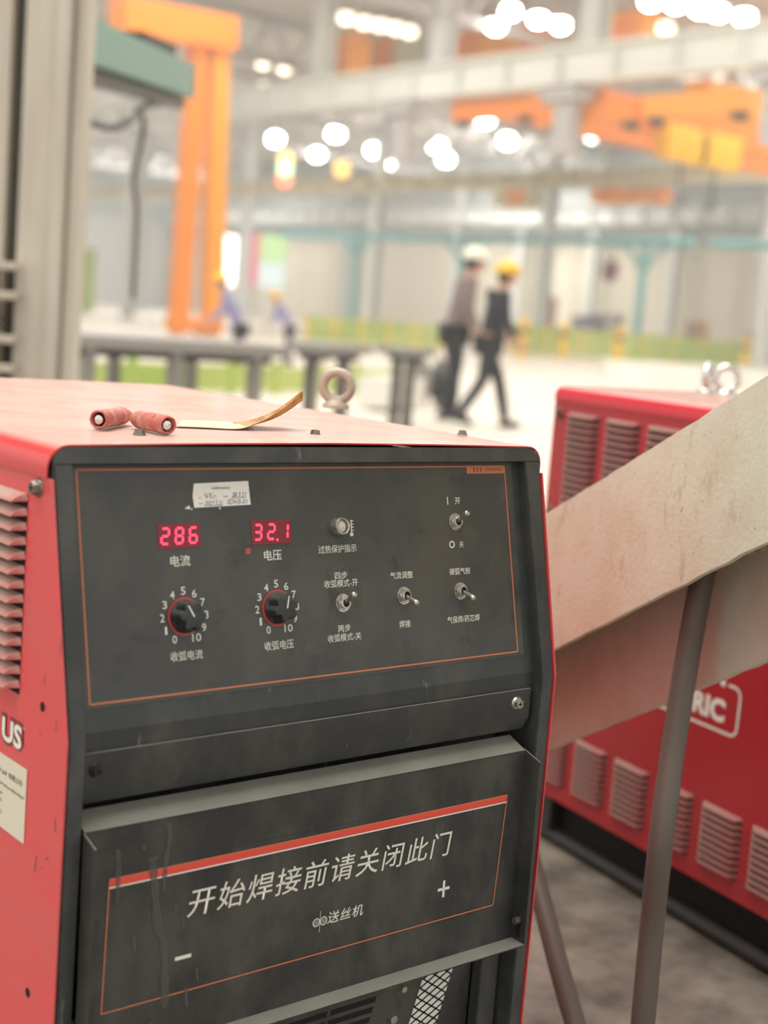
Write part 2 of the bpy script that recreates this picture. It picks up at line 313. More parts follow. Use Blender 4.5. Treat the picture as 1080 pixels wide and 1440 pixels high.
# ---------------------------------------------------------------- overhead cranes
def bridge(name, label, x0, x1, y, zb, zt, w_, m, trolley=None):
    t = empty(name, ((x0+x1)/2, y, zb), label=label, cat='crane'); h = zt - zb; L = (x1 - x0)/2
    obj('girder', box(B(), -L, L, -w_/2, w_/2, 0, h, 0.03), m, t)
    for k in range(14): obj('stiffener', box(B(), -L + 0.6 + k*(2*L-1.2)/13 - 0.05, -L + 0.6 + k*(2*L-1.2)/13 + 0.05, -w_/2 - 0.04, w_/2 + 0.04, 0.05, h - 0.05), m, t)
    for s in (-1, 1):
        e = obj('end_carriage', box(B(), s*(L-0.1) - 0.25, s*(L-0.1) + 0.25, -w_/2 - 1.2, w_/2 + 1.2, -0.05, 0.5), m, t)
        for yy in (-w_/2 - 0.9, w_/2 + 0.9): obj('wheel', cyl(B(), (s*(L-0.1)-0.12, yy, -0.05), (s*(L-0.1)+0.12, yy, -0.05), 0.22), M['tabledark'], t, 40)
    if trolley:
        for tx in trolley:
            obj('hoist_trolley', box(B(), tx - 0.9, tx + 0.9, -w_/2 - 0.5, -w_/2 - 0.06, -0.7, 0.25, 0.05), M['yellow'], t)
            obj('hoist_rope', cyl(B(), (tx, -w_/2 - 0.3, -1.6), (tx, -w_/2 - 0.3, -0.7), 0.04, n=6), M['tabledark'], t)
            obj('hook', torus(B(), Matrix.Translation((tx, -w_/2 - 0.3, -1.75)), 0.13, 0.04, 12, 6), M['tabledark'], t)
    return t
bridge('bridge_crane', 'orange bridge crane girder with yellow hoists below the pale runway at right', 28.9, 45.9, 27.2, 6.5, 7.35, 0.9, M['orange'], (-5.5, -4.0))
bridge('bridge_crane', 'orange bridge crane girder behind the first one, deeper in the right bay', 28.9, 45.9, 23.7, 6.55, 7.35, 0.8, M['orange2'])
bridge('bridge_crane', 'orange bridge crane girder crossing above the two walkers', 28.9, 45.9, 31.1, 6.85, 7.35, 0.8, M['orange'])
def hangbox(name, label, cat, px, py, x, w_, h, m, parts=True):
    p = at(px, py, 'x', x); t = empty(name, (p.x, p.y, p.z - h/2), label=label, cat=cat)
    obj('body', box(B(), -0.5, 0.5, -w_/2, w_/2, 0, h, 0.04), m, t)
    obj('service_door', box(B(), -0.53, -0.5, -w_*0.35, w_*0.1, h*0.12, h*0.85), M['orange'] if m != M['orange'] else M['orange2'], t)
    for s in (-1, 1): obj('hanger', cyl(B(), (0, s*w_*0.3, h), (0, s*w_*0.3, ZC - (p.z - h/2) - 0.01), 0.04, n=6), M['steel'], t)
    return t
hangbox('crane_trolley', 'long rust-orange crane trolley hanging above the pale runway left of the lamps', 'crane', 700, 66, 35.0, 4.2, 1.1, M['orange'])
hangbox('crane_trolley', 'short orange crane trolley hanging right of the pale hanger at top', 'crane', 880, 44, 35.0, 2.5, 1.0, M['orange2'])
hangbox('crane_cab', 'square orange crane cab between the two left upper columns', 'crane', 481, 90, 31, 1.9, 1.9, M['orange2'])
hangbox('electric_cabinet', 'pale green electric cabinet beside the orange crane cab overhead', 'cabinet', 545, 84, 33.5, 2.6, 1.8, M['palegreen'])
hangbox('hoist_carriage', 'small orange hoist carriage under the yellowish runway', 'crane', 858, 276, 47, 1.4, 0.7, M['orange2'])
hangbox('hoist_carriage', 'faint orange hoist carriage right of the other small one', 'crane', 914, 276, 47, 1.6, 0.6, M['orange'])
hangbox('hoist_carriage', 'pale peach hoist carriage under the yellowish runway near middle', 'crane', 730, 278, 48, 2.4, 0.9, M['steel3'])

# ---------------------------------------------------------------- orange gantry leg
g0 = at(240, 470, 'z', 0); gy = g0.y
t = empty('gantry_crane', (g0.x + 1.1, gy, 0), label='tall orange gantry crane leg with two slanting posts', cat='crane')
def rel(px, py): p = at(px, py, 'y', gy); return Vector((p.x - g0.x - 1.1, 0, p.z))
a0, a1 = rel(250, 468), rel(278, 60); b0, b1 = rel(298, 458), rel(306, 60)
obj('leg', obox(B(), a0, a1, 0.45, 0.42, (1, 0, 0)), M['orange'], t); obj('leg', obox(B(), b0, b1, 0.45, 0.48, (1, 0, 0)), M['orange2'], t)
c0, c1 = rel(165, 22), rel(322, 50)
obj('top_beam', obox(B(), c0, c1, 0.9, 0.85), M['orange'], t)
obj('sill_beam', box(B(), a0.x - 0.3, b0.x + 0.2, -0.25, 0.25, 0.2, 0.45, 0.03), M['orange'], t)
for xx in (a0.x - 0.05, a0.x + 0.75, b0.x): obj('wheel', cyl(B(), (xx, -0.14, 0.26), (xx, 0.14, 0.26), 0.26, n=20), M['orange2'], t, 40)

# ---------------------------------------------------------------- grey mast and teal boom at left
def wp(px, py, d): return far(px, py, d)
m0 = wp(70, 300, 4.2); ux = Vector((AX.x*0.771 + AY.x*0, 0, 0))
yaw = math.atan2(-0.632, 0.771)                 # faces the camera
mast = empty('welding_mast', (m0.x, m0.y, 0), yaw, label='tall beige double column mast with clamps at left edge', cat='mast')
def col(name, x0, x1, y0, y1, z0, z1, m, bev=0.006): return obj(name, box(B(), x0, x1, y0, y1, z0, z1, bev), m, mast)
col('post', -0.075, 0.012, -0.06, 0.10, 0, 4, M['mast']); col('post', 0.015, 0.055, -0.09, 0.05, 0, 4, M['mast']); col('post', 0.058, 0.088, -0.05, 0.08, 0, 4, M['mast'])
col('guide_rail', -0.125, -0.075, 0.03, 0.09, 0, 4, M['mastdark']); col('post', -0.32, -0.118, -0.03, 0.12, 0, 4, M['mast'])
for z in (0.72, 0.80, 0.92, 1.00): col('clamp_plate', -0.2, -0.055, -0.13, -0.07, z, z + 0.022, M['mast'], 0.004)
for z in (0.745, 0.85, 0.945): obj('clamp_screw', cyl(B(), (-0.13, -0.10, z - 0.05), (-0.13, -0.10, z + 0.06), 0.022), M['bolt'], mast, 40)
obj('clamp_arm', obox(B(), (-0.17, -0.11, 0.98), (-0.10, -0.11, 0.84), 0.03, 0.03), M['mastdark'], mast)
obj('base_plate', box(B(), -0.34, 0.14, -0.18, 0.2, 0, 0.03), M['mast'], mast)
tb0, tb1 = wp(60, 38, 5.2), wp(252, 112, 7.8)
boom = empty('welding_boom', tb0, label='teal boom arm reaching in from the beige mast', cat='boom')
v = tb1 - tb0; bm = B(); obox(bm, (0, 0, 0), v, 0.15, 0.16); obj('arm', bm, M['teal'], boom)
obj('arm_rail', obox(B(), Vector((0, 0, -0.12)), v + Vector((0, 0, -0.12)), 0.07, 0.05), M['mastdark'], boom)
e_ = v.normalized(); obj('end_cap', obox(B(), v, v + e_*0.03, 0.16, 0.17), M['teal'], boom)
obj('carriage', obox(B(), v*0.55 + Vector((0, 0, 0.10)), v*0.85 + Vector((0, 0, 0.11)), 0.10, 0.06), M['tabledark'], boom)
cb = [wp(125, 172, 6.2), wp(160, 180, 6.4), wp(185, 168, 6.6), wp(204, 150, 6.9), wp(228, 146, 7.2)]
tag(obj('boom_cable', tube(B(), spline(cb), 0.016), M['rubber'], None, 60), 'black cable looping below the teal boom', 'cable')
cb = [wp(192, 150, 6.9), wp(202, 178, 6.9), wp(188, 250, 6.8), wp(192, 300, 6.8), wp(187, 420, 6.9)]
tag(obj('boom_cable', tube(B(), spline(cb), 0.012), M['hose'], None, 60), 'thin grey cable hanging straight down from the teal boom', 'cable')

# ---------------------------------------------------------------- work tables, boards, far clutter
def table(px0, py0, px1, py1, z, depth, label, nleg=4):
    a = at(px0, py0, 'z', z); b = at(px1, py1, 'z', z); d = (b - a); L = d.length; ang = math.atan2(d.y, d.x)
    t = empty('steel_table', (a.x, a.y, 0), ang, label=label, cat='table', group='long dark steel work tables')
    obj('table_top', box(B(), 0, L, 0, depth, z - 0.07, z), M['table'], t)
    obj('apron', box(B(), 0.05, L - 0.05, 0.12, 0.2, z - 0.12, z - 0.07), M['tabledark'], t)
    obj('apron', box(B(), 0.05, L - 0.05, depth - 0.2, depth - 0.12, z - 0.12, z - 0.07), M['tabledark'], t)
    for k in range(nleg):
        x = 0.15 + (L - 0.3)*k/(nleg - 1)
        for y in (0.15, depth - 0.15): obj('leg', box(B(), x - 0.035, x + 0.035, y - 0.035, y + 0.035, 0, z - 0.07), M['table'], t)
table(106, 470, 408, 488, 0.72, 1.1, 'dark steel work table at left in front of gantry leg', 3)
table(400, 479, 455, 484, 0.72, 0.8, 'dark steel work table behind the eyebolt', 3)
table(528, 484, 572, 489, 0.70, 0.3, 'short dark work table beside the walker in mauve jacket', 2)
def board(px0, px1, pyb, h, label, m='green', cat='barrier', name='green_board', nn=4, posts=True):
    a = at(px0, pyb[0], 'z', 0); b = at(px1, pyb[1], 'z', 0); d = b - a; L = d.length
    t = empty(name, (a.x, a.y, 0), math.atan2(d.y, d.x), label=label, cat=cat)
    for k in range(nn): obj('board', box(B(), L*k/nn + 0.03, L*(k+1)/nn - 0.03, -0.03, 0.03, 0.03, h), M[m], t)
    for k in range(nn + 1): obj('post', box(B(), L*k/nn - 0.04, L*k/nn + 0.04, -0.04, 0.04, 0, h + 0.06), M['green'] if posts is None else (M['yellow'] if posts else M['steel']), t)
board(105, 600, (552, 556), 0.30, 'low green board barrier under the dark tables', nn=8, name='green_barrier', posts=None)
board(715, 1120, (497, 520), 1.0, 'green board barrier running in front of the cream wall', nn=10, name='green_barrier')
board(430, 620, (478, 492), 0.75, 'green and yellow boards seen behind the work table', nn=5, name='green_barrier')
board(850, 1100, (540, 552), 0.45, 'white low panels standing beyond the second welder', 'white', 'barrier', 'white_barrier', nn=4, posts=False)
p = at(548, 576, 'z', 0); t = empty('white_crate', (p.x, p.y, 0), 0.5, label='white crate on the floor behind the eyebolt', cat='crate')
obj('body', box(B(), -0.42, 0.42, -0.2, 0.2, 0.04, 0.3, 0.01), M['white'], t); obj('lid', box(B(), -0.43, 0.43, -0.21, 0.21, 0.3, 0.33), M['white'], t)
p = at(603, 572, 'z', 0); t = empty('cable_drum', (p.x, p.y, 0), -0.3, label='dark cable drum standing left of the mauve jacket walker', cat='drum')
for s in (-0.13, 0.11): obj('flange', cyl(B(), (s, 0, 0.27), (s + 0.02, 0, 0.27), 0.27, n=24), M['table'], t, 40)
obj('core', cyl(B(), (-0.11, 0, 0.27), (0.11, 0, 0.27), 0.16, n=20), M['tabledark'], t, 40)
for i, (x, yb, yt, pl) in enumerate([(790, 505, 470, 'below the far grey columns'), (868, 512, 468, 'left of the cyan jib post'), (1045, 520, 478, 'at the right edge of the hall'), (733, 505, 462, 'beside the walker in the yellow helmet')]):
    p = at(x, yb, 'z', 0); h = 1.2
    t = empty('bollard', (p.x, p.y, 0), label='yellow safety bollard ' + pl, cat='bollard')
    obj('post', cyl(B(), (0, 0, 0), (0, 0, h), 0.12), M['yellow'], t, 40); obj('base_plate', box(B(), -0.25, 0.25, -0.25, 0.25, 0, 0.03), M['steel'], t)
    obj('stripe', cyl(B(), (0, 0, h*0.6), (0, 0, h*0.75), 0.125), M['tabledark'], t, 40)
def jib(px, pyb, pxa, pxb, pya, label):
    x = 43.0; p = at(px, pyb, 'x', x); q2 = at(px, pya, 'x', x); a = at(pxa, pya, 'x', x); b = at(pxb, pya, 'x', x)
    t = empty('pipe_frame', (x, p.y, 0), label=label, cat='frame')
    zt = q2.z
    obj('post', cyl(B(), (0, 0, 0), (0, 0, zt), 0.17), M['cyan'], t, 40)
    obj('top_pipe', cyl(B(), (0, a.y - p.y, zt), (0, b.y - p.y, zt), 0.16), M['cyan'], t, 40)
    for s in (1, -1):
        pts = [(0, 0, zt - 1.5), (0, s*0.25, zt - 0.9), (0, s*0.75, zt - 0.35), (0, s*1.5, zt - 0.05)]
        obj('brace', tube(B(), spline(pts), 0.09), M['cyan'], t, 60)
jib(895, 470, 745, 975, 340, 'cyan pipe frame with post at right of the walkers')
jib(495, 440, 392, 560, 331, 'cyan pipe frame with post left of the walkers')
jib(1120, 490, 1000, 1150, 345, 'cyan pipe frame cut by the right edge')
jib(640, 480, 560, 740, 336, 'cyan pipe frame behind the walker in the white helmet')
# far clutter: racks, a red notice, a brown chute
def clutter(name, label, cat, px, pyb, pyt, w_, m, x=55.0, m2=None):
    p = at(px, pyb, 'x', x); tp = at(px, pyt, 'x', x); h = max(0.4, tp.z - p.z); z = max(0, p.z) if p.z > 1.2 else 0
    t = empty(name, (x, p.y, z), label=label, cat=cat)
    obj('body', box(B(), -0.3, 0.3, -w_/2, w_/2, 0, h, 0.03), M[m], t)
    obj('front_panel', box(B(), -0.34, -0.3, -w_*0.4, w_*0.4, h*0.15, h*0.85), M[m2 or m], t)
    return t
clutter('machine_cabinet', 'grey machine cabinet below the red round sign', 'cabinet', 848, 480, 425, 2.0, 'truss', 52, 'steel')
clutter('machine_cabinet', 'pink and grey machine left of the cabinet under the red sign', 'machine', 825, 480, 430, 1.6, 'mauve', 50, 'lav')
clutter('tool_rack', 'faint red and orange rack right of the walkers', 'rack', 762, 478, 405, 1.0, 'tape', 50, 'leaf2')
clutter('brown_post', 'brown standing post above the second welder', 'post', 978, 480, 425, 0.8, 'leaf2', 52, 'beamrust')
clutter('waste_bin', 'brown heap bin right of the brown post', 'bin', 1003, 490, 474, 2.0, 'tape', 50, 'leaf2')
clutter('tool_cabinet', 'brown cabinet standing at the right wall', 'cabinet', 1068, 490, 440, 1.2, 'beamrust', 52, 'table')
p = at(858, 381, 'x', 50); t = empty('round_sign', p, label='small round dark red sign hanging on the far wall', cat='sign')
obj('disc', cyl(B(), (-0.05, 0, 0), (0.05, 0, 0), 0.5, n=24), M['maroon'], t, 40); obj('hanger', cyl(B(), (0, 0, 0.5), (0, 0, ZC - p.z - 0.01), 0.03, n=6), M['steel'], t)
p = at(118, 420, 'y', 60); t = empty('green_cabinet', (p.x, p.y, 0), label='narrow green cabinet right of the beige mast', cat='cabinet')
obj('body', box(B(), -0.45, 0.35, -0.3, 0.3, 0, 2.9, 0.02), M['green'], t); obj('door', box(B(), -0.4, 0.3, -0.33, -0.3, 0.1, 2.8), M['green'], t)

# illuminated board and white flare at the far end of the bay
def emis_mat(name, c, s): return mat(name, (0.02, 0.02, 0.02), 0.5, emis=(c, s))
p0 = at(350, 402, 'y', 62); p1 = at(398, 402, 'y', 62); p2 = at(375, 330, 'y', 62); W_ = p1.x - p0.x; H_ = p2.z - p0.z
t = empty('light_board', (p0.x, 62, p0.z), label='glowing green and white display board with red left edge', cat='screen')
obj('frame', box(B(), -0.05, W_ + 0.05, 0, 0.15, -0.05, H_ + 0.05), M['steel'], t)
for nm, x0, x1, z0, z1, c, s in [('red_strip', 0, W_*0.22, 0, H_, (1, 0.16, 0.24), 1.1), ('green_field', W_*0.24, W_, H_*0.5, H_, (0.72, 1, 0.42), 1.15), ('white_field', W_*0.24, W_, 0, H_*0.48, (0.9, 1.0, 0.92), 1.2)]:
    obj(nm, box(B(), x0, x1, -0.04, 0, z0, z1), emis_mat(nm, c, s), t)
for x0 in (0.1, W_ - 0.2): obj('leg', box(B(), x0, x0 + 0.1, 0.02, 0.12, -p0.z, -0.05), M['steel'], t)
p = at(320, 372, 'y', 60); t = empty('white_flare', (p.x, 60, 0), label='blinding white flare beside the orange gantry leg', cat='lamp')
obj('flare_box', box(B(), -0.42, 0.42, -0.1, 0.1, p.z - 1.0, p.z + 1.4, 0.08), mat('white_flare_glow', (1, 1, 1), 0.4, emis=((1, 0.95, 0.97), 3.5)), t)  # glowing box standing for the bright white flare of unknown source
obj('stand', cyl(B(), (0, 0, 0), (0, 0, p.z - 1.0), 0.06), M['steel'], t, 40)
p = at(401, 238, 'z', 7.0); t = empty('signal_lamp', p, label='small green and red signal lamp hanging at left of the lamps', cat='lamp')
for nm, dz, c in (('amber_lens', 0.45, (1, 0.7, 0.2)), ('green_lens', 0, (0.5, 1, 0.5)), ('red_lens', -0.45, (1, 0.2, 0.1))): obj(nm, ball(B(), (0, 0, dz), 0.32), emis_mat(nm, c, 4), t, 60)
obj('hanger', cyl(B(), (0, 0, 0.7), (0, 0, ZC - 7.01), 0.04, n=6), M['steel'], t)
p = at(481, 238, 'z', 7.2); t = empty('amber_beacon', p, label='small amber beacon hanging below the far lamps', cat='lamp')
obj('lens', ball(B(), (0, 0, 0), 0.36), emis_mat('amber', (1, 0.55, 0.12), 3), t, 60); obj('hanger', cyl(B(), (0, 0, 0.3), (0, 0, ZC - 7.21), 0.04, n=6), M['steel'], t)

# ---------------------------------------------------------------- people
def skin_mesh(name, chains, m, parent, sub=2, root=0):
    """chains: list of [(point, radius), ...]; points that coincide are merged into one skeleton"""
    vs, rs, es, idx = [], [], [], {}
    for ch in chains:
        pv = None
        for p, r in ch:
            k = tuple(round(c, 4) for c in p)
            if k not in idx: idx[k] = len(vs); vs.append(p); rs.append(r)
            i = idx[k]
            if pv is not None and pv != i: es.append((pv, i))
            pv = i
    me = bpy.data.meshes.new(name); me.from_pydata(vs, es, []); o = link(name, me)
    o.modifiers.new('skin', 'SKIN'); sv = me.skin_vertices[0].data
    for i, r in enumerate(rs): sv[i].radius = (r if isinstance(r, tuple) else (r, r)); sv[i].use_root = (i == root)
    s = o.modifiers.new('sub', 'SUBSURF'); s.levels = sub; s.render_levels = sub
    dg = bpy.context.evaluated_depsgraph_get(); dg.update()
    me2 = bpy.data.meshes.new_from_object(o.evaluated_get(dg)); bpy.data.objects.remove(o)
    me2.polygons.foreach_set('use_smooth', [True]*len(me2.polygons)); me2.materials.clear()
    return link(name, me2, m, parent)
def person(loc, face, label, J, jacket, trousers, helmet, H=1.0, skirt=0.0):
    t = empty('person', loc, math.atan2(face[1], face[0]), label=label, cat='person'); t.scale = (H, H, H)
    V = {k: Vector(v) for k, v in J.items()}
    pel, ch, nk, hd = V['pelvis'], V['chest'], V['neck'], V['head']
    head = B(); ball(head, hd, 0.095, 20, (1.0, 0.82, 1.25))
    f = Vector((1, 0, 0))
    ball(head, hd + Vector((0.10, 0, -0.015)), 0.018, 8, (1, 0.8, 1.3)); ball(head, hd + Vector((0.075, 0, -0.065)), 0.03, 8, (1, 1.1, 0.5))
    for s in (-1, 1): ball(head, hd + Vector((0.005, s*0.08, -0.01)), 0.024, 8, (0.8, 0.4, 1.3))
    # body: one skin from head to fingers and ankles
    chains = [[(pel, 0.10), (ch, 0.11), (nk, 0.055), (hd, 0.075)]]
    for s in ('l', 'r'):
        sh, el, ha = V['sh_'+s], V['el_'+s], V['ha_'+s]; d = (ha - el).normalized()
        side = d.cross(Vector((0, 1, 0))).normalized() if abs(d.y) < 0.9 else Vector((1, 0, 0))
        wr_ = ha; pm = ha + d*0.07
        chains.append([(ch, 0.11), (sh, 0.05), (el, 0.038), (wr_, 0.026), (pm, 0.032)])
        for k, ln in enumerate((0.075, 0.085, 0.08, 0.062)):
            off = side*(0.03 - 0.02*k)
            b0_ = pm + off*0.8 + d*0.02; chains.append([(pm, 0.032), (b0_, 0.011), (b0_ + d*ln*0.6 + Vector((0, 0.006, 0)), 0.010), (b0_ + d*ln + Vector((0, 0.018, 0)), 0.008)])
        tb_ = wr_ + d*0.03 + side*0.035; chains.append([(wr_, 0.026), (tb_, 0.013), (tb_ + d*0.045 + side*0.01, 0.010)])
        hp, kn, an, to = V['hip_'+s], V['kn_'+s], V['an_'+s], V['to_'+s]
        chains.append([(pel, 0.10), (hp, 0.08), (kn, 0.05), (an, 0.035)])
    skin_mesh('body', chains, M['skin'], t, 1)
    h = obj('head', head, M['skin'], t, 60)
    for s in (-1, 1): obj('eye', ball(B(), hd + Vector((0.088, s*0.032, 0.012)), 0.011, 8), M['hair'], h, 60)
    obj('mouth', ball(B(), hd + Vector((0.09, 0, -0.058)), 0.014, 8, (0.5, 1.3, 0.3)), M['tape'], h, 60)
    hb = B(); ball(hb, hd + Vector((-0.018, 0, 0.015)), 0.101, 16, (0.95, 0.86, 1.15)); bmesh.ops.bisect_plane(hb, geom=hb.verts[:] + hb.edges[:] + hb.faces[:], plane_co=hd + Vector((0.02, 0, -0.02)), plane_no=(1, 0, -0.45), clear_outer=True)
    obj('hair', hb, M['hair'], t, 60)
    hc = hd + Vector((-0.005, 0, 0.045)); hm = B(); ball(hm, hc, 0.135, 24, (1.1, 0.92, 0.92)); bmesh.ops.bisect_plane(hm, geom=hm.verts[:] + hm.edges[:] + hm.faces[:], plane_co=hc, plane_no=(0, 0, -1), clear_outer=True)
    hel = obj('helmet', hm, helmet, t, 60)
    bb = B(); cyl(bb, hc + Vector((0.015, 0, -0.008)), hc + Vector((0.015, 0, 0.006)), 0.155, n=24); bmesh.ops.scale(bb, vec=(1.0, 0.86, 1), verts=bb.verts, space=Matrix.Translation(-hc)); obj('helmet_brim', bb, helmet, hel, 40)
    # clothes
    cc = [[(pel + Vector((0, 0, -skirt)), (0.15, 0.115)), (pel.lerp(ch, 0.5), (0.155, 0.115)), (ch, (0.17, 0.125)), (nk + Vector((0, 0, -0.05)), 0.08)]]
    for s in ('l', 'r'):
        sh, el, ha = V['sh_'+s], V['el_'+s], V['ha_'+s]
        cc.append([(ch, (0.17, 0.125)), (sh, 0.075), (sh.lerp(el, 0.5), 0.066), (el, 0.058), (ha.lerp(el, 0.08), 0.044)])
    skin_mesh('jacket', cc, jacket, t, 2)
    cc = []
    for s in ('l', 'r'):
        hp, kn, an = V['hip_'+s], V['kn_'+s], V['an_'+s]
        cc.append([(pel + Vector((0, 0, -0.02)), (0.135, 0.11)), (hp, 0.10), (hp.lerp(kn, 0.5), 0.088), (kn, 0.07), (kn.lerp(an, 0.5), 0.066), (an + Vector((0, 0, 0.0)), 0.055)])
        to = V['to_'+s]; sh_ = B(); dd = to - an; tube(sh_, [an + Vector((-0.06, 0, -0.03)), an + Vector((0.0, 0, -0.02)), an.lerp(to, 0.6), to], 0.04, 10, [0.03, 0.048, 0.04, 0.022]); obj('shoe', sh_, M['tabledark'], t, 60)
    skin_mesh('trousers', cc, trousers, t, 2)
    return t
def stand(lean=0.0, stride=0.0, arm=(0.0, 0.0), bend=0.0):
    J = {}; L = lean
    J['pelvis'] = (0, 0, 0.93); J['chest'] = (0.28*L, 0, 1.30); J['neck'] = (0.42*L, 0, 1.47); J['head'] = (0.42*L + 0.06, 0, 1.60)
    for s, k in (('l', 1), ('r', -1)):
        st = stride*k
        J['hip_'+s] = (0.0, 0.09*k, 0.88)
        if st >= 0: J['kn_'+s] = (st*0.55 + 0.03, 0.10*k, 0.50); J['an_'+s] = (st, 0.10*k, 0.07); J['to_'+s] = (st + 0.18, 0.11*k, 0.035)
        else: J['kn_'+s] = (st*0.35 + 0.05, 0.10*k, 0.50); J['an_'+s] = (st, 0.10*k, 0.12 if st < -0.2 else 0.07); J['to_'+s] = (st + 0.17, 0.11*k, 0.035)
        J['sh_'+s] = (0.33*L, 0.19*k, 1.40)
        a = arm[0] if k > 0 else arm[1]
        J['el_'+s] = (0.33*L - 0.06 + a*0.5, 0.25*k, 1.13); J['ha_'+s] = (0.33*L + a, 0.24*k, 0.90 + abs(a)*0.35)
    return J
pf = at(628, 590, 'z', 0)
person(pf, (0.9, -0.42), 'man in mauve-grey jacket and white helmet walking ahead', stand(0.25, 0.08, (0.12, 0.08)), M['mauve'], M['trouser'], M['helmw'], 0.95, 0.10)
pf = at(676, 601, 'z', 0)
person(pf, (0.9, -0.42), 'man in black jacket and yellow helmet striding behind the other', stand(0.22, 0.30, (0.20, 0.16)), M['navy'], M['trouser'], M['helmy'], 0.87, 0.06)
pf = far(338, 470, 17.5)
person((pf.x, pf.y, 0), (-0.8, 0.45), 'stooping worker in lavender and black with orange-yellow helmet beside gantry leg', stand(0.75, 0.06, (0.25, 0.25)), M['lav'], M['navy'], M['helmy'], 0.74, 0.15)
pf = far(408, 470, 24)
person((pf.x, pf.y, 0), (-0.8, 0.3), 'distant worker in grey-lavender clothes and yellow helmet bending at the table', stand(0.9, 0.10, (0.3, 0.2)), M['lav'], M['trouser'], M['helmy'], 0.68)

# ---------------------------------------------------------------- lettering
def text_obj(name, body, Mx, box_, m, parent, bold=0.0, space=1.0, shear=0.0, line=1.0, align='LEFT', lift=0.0):
    """real text turned to a thin mesh and fitted into box_=(x0,x1,y0,y1) of the plane Mx"""
    cu = bpy.data.curves.new(name, 'FONT'); cu.body = body; cu.size = 1; cu.offset = bold; cu.space_character = space; cu.shear = shear
    cu.space_line = line; cu.align_x = align; cu.resolution_u = 3; cu.fill_mode = 'FRONT'
    o = bpy.data.objects.new(name, cu); C.objects.link(o); dg = bpy.context.evaluated_depsgraph_get(); dg.update()
    me = bpy.data.meshes.new_from_object(o.evaluated_get(dg)); bpy.data.objects.remove(o); me.materials.clear()
    xs = [v.co.x for v in me.vertices]; ys = [v.co.y for v in me.vertices]
    x0, x1, y0, y1 = min(xs), max(xs), min(ys), max(ys); a, b, c, d = box_
    sx = (b - a)/(x1 - x0); sy = (d - c)/(y1 - y0)
    me.transform(Mx @ Matrix.Translation((a, c, lift)) @ Matrix.Diagonal((sx, sy, 1, 1)) @ Matrix.Translation((-x0, -y0, 0)))
    return link(name, me, m, parent)
def plane_M(o, x, y): x, y = Vector(x).normalized(), Vector(y).normalized(); z = x.cross(y); Mx = Matrix((x, y, z)).transposed().to_4x4(); Mx.translation = o; return Mx
def flat(bm, Mx, pts, t=0.0): f = bm.faces.new([bm.verts.new(Mx @ Vector((p[0], p[1], t))) for p in pts]); return bm
def rect(bm, Mx, x0, x1, y0, y1, t=0.0): return flat(bm, Mx, [(x0, y0), (x1, y0), (x1, y1), (x0, y1)], t)
def slab(bm, Mx, x0, x1, y0, y1, t0, t1): 
    r = bmesh.ops.create_cube(bm, size=1, matrix=Mx @ Matrix.Translation(((x0+x1)/2, (y0+y1)/2, (t0+t1)/2)) @ Matrix.Diagonal((x1-x0, y1-y0, t1-t0, 1))); return bm
def line(bm, Mx, a, b, wd, t=0.0):
    a, b = Vector(a), Vector(b); d = (b - a).normalized(); s = Vector((-d.y, d.x))*wd/2
    return flat(bm, Mx, [a - s, b - s, b + s, a + s], t)
def circ(bm, Mx, c, r0, r1, t=0.0, n=28):
    for i in range(n):
        a, b = 2*PI*i/n, 2*PI*(i+1)/n
        flat(bm, Mx, [(c[0]+r0*math.cos(a), c[1]+r0*math.sin(a)), (c[0]+r1*math.cos(a), c[1]+r1*math.sin(a)), (c[0]+r1*math.cos(b), c[1]+r1*math.sin(b)), (c[0]+r0*math.cos(b), c[1]+r0*math.sin(b))], t)
    return bm

# ---------------------------------------------------------------- the welding power source
W_, D_, H_, KZ, KS = 0.566, 0.79, 0.76, 0.522, 0.2239
SL = math.hypot(1, KS)
def fy(z): return KS*max(0.0, z - KZ)
def hexscrew(name, Mx, r, m, parent, recess='star'):
    bm = B(); M4 = Mx
    bmesh.ops.create_cone(bm, cap_ends=True, segments=24, radius1=r*1.25, radius2=r*1.1, depth=r*0.3, matrix=M4 @ Matrix.Translation((0, 0, r*0.15)))
    bmesh.ops.create_cone(bm, cap_ends=True, segments=6, radius1=r, radius2=r*0.85, depth=r*0.8, matrix=M4 @ Matrix.Translation((0, 0, r*0.65)))
    o = obj(name, bm, m, parent, 35)
    b2 = B()
    slab(b2, M4, -r*0.5, r*0.5, -r*0.12, r*0.12, r*1.0, r*1.08); slab(b2, M4, -r*0.12, r*0.12, -r*0.5, r*0.5, r*1.0, r*1.08)
    obj('screw_recess', b2, M['dark'], o); return o
def louver_mesh(L, h, out):
    bm = B(); n = 6; rows = []
    ins = 0.010; prof = [(0.0, h*0.5, 0.0), (0.45, h*0.34, 0.35), (0.88, h*0.02, 0.8), (1.0, -h*0.17, 1.0), (0.94, -h*0.21, 1.0)]
    for fo, z, tp in prof:
        rows.append([bm.verts.new((-out*fo - 0.0008, y, z)) for y in (0.002 + ins*tp*0.9, L*0.33, L*0.66, L - 0.002 - ins*tp*0.9)])
    for a, b in zip(rows, rows[1:]):
        for k in range(3): bm.faces.new((a[k], a[k+1], b[k+1], b[k]))
    for s in (0, -1):
        base = bm.verts.new((-0.0008, 0.0 if s == 0 else L, -h*0.02))
        bm.faces.new([rows[i][s] for i in range(4)] + [base])
    for f in bm.faces: f.smooth = False
    b = [bm.verts.new(p) for p in ((-0.0010, 0.001, -h*0.5), (-0.0010, L - 0.001, -h*0.5), (-0.0010, L - 0.001, h*0.46), (-0.0010, 0.001, h*0.46))]
    f = bm.faces.new(b); f.material_index = 1
    me = bpy.data.meshes.new('louver'); bm.to_mesh(me); bm.free(); return me
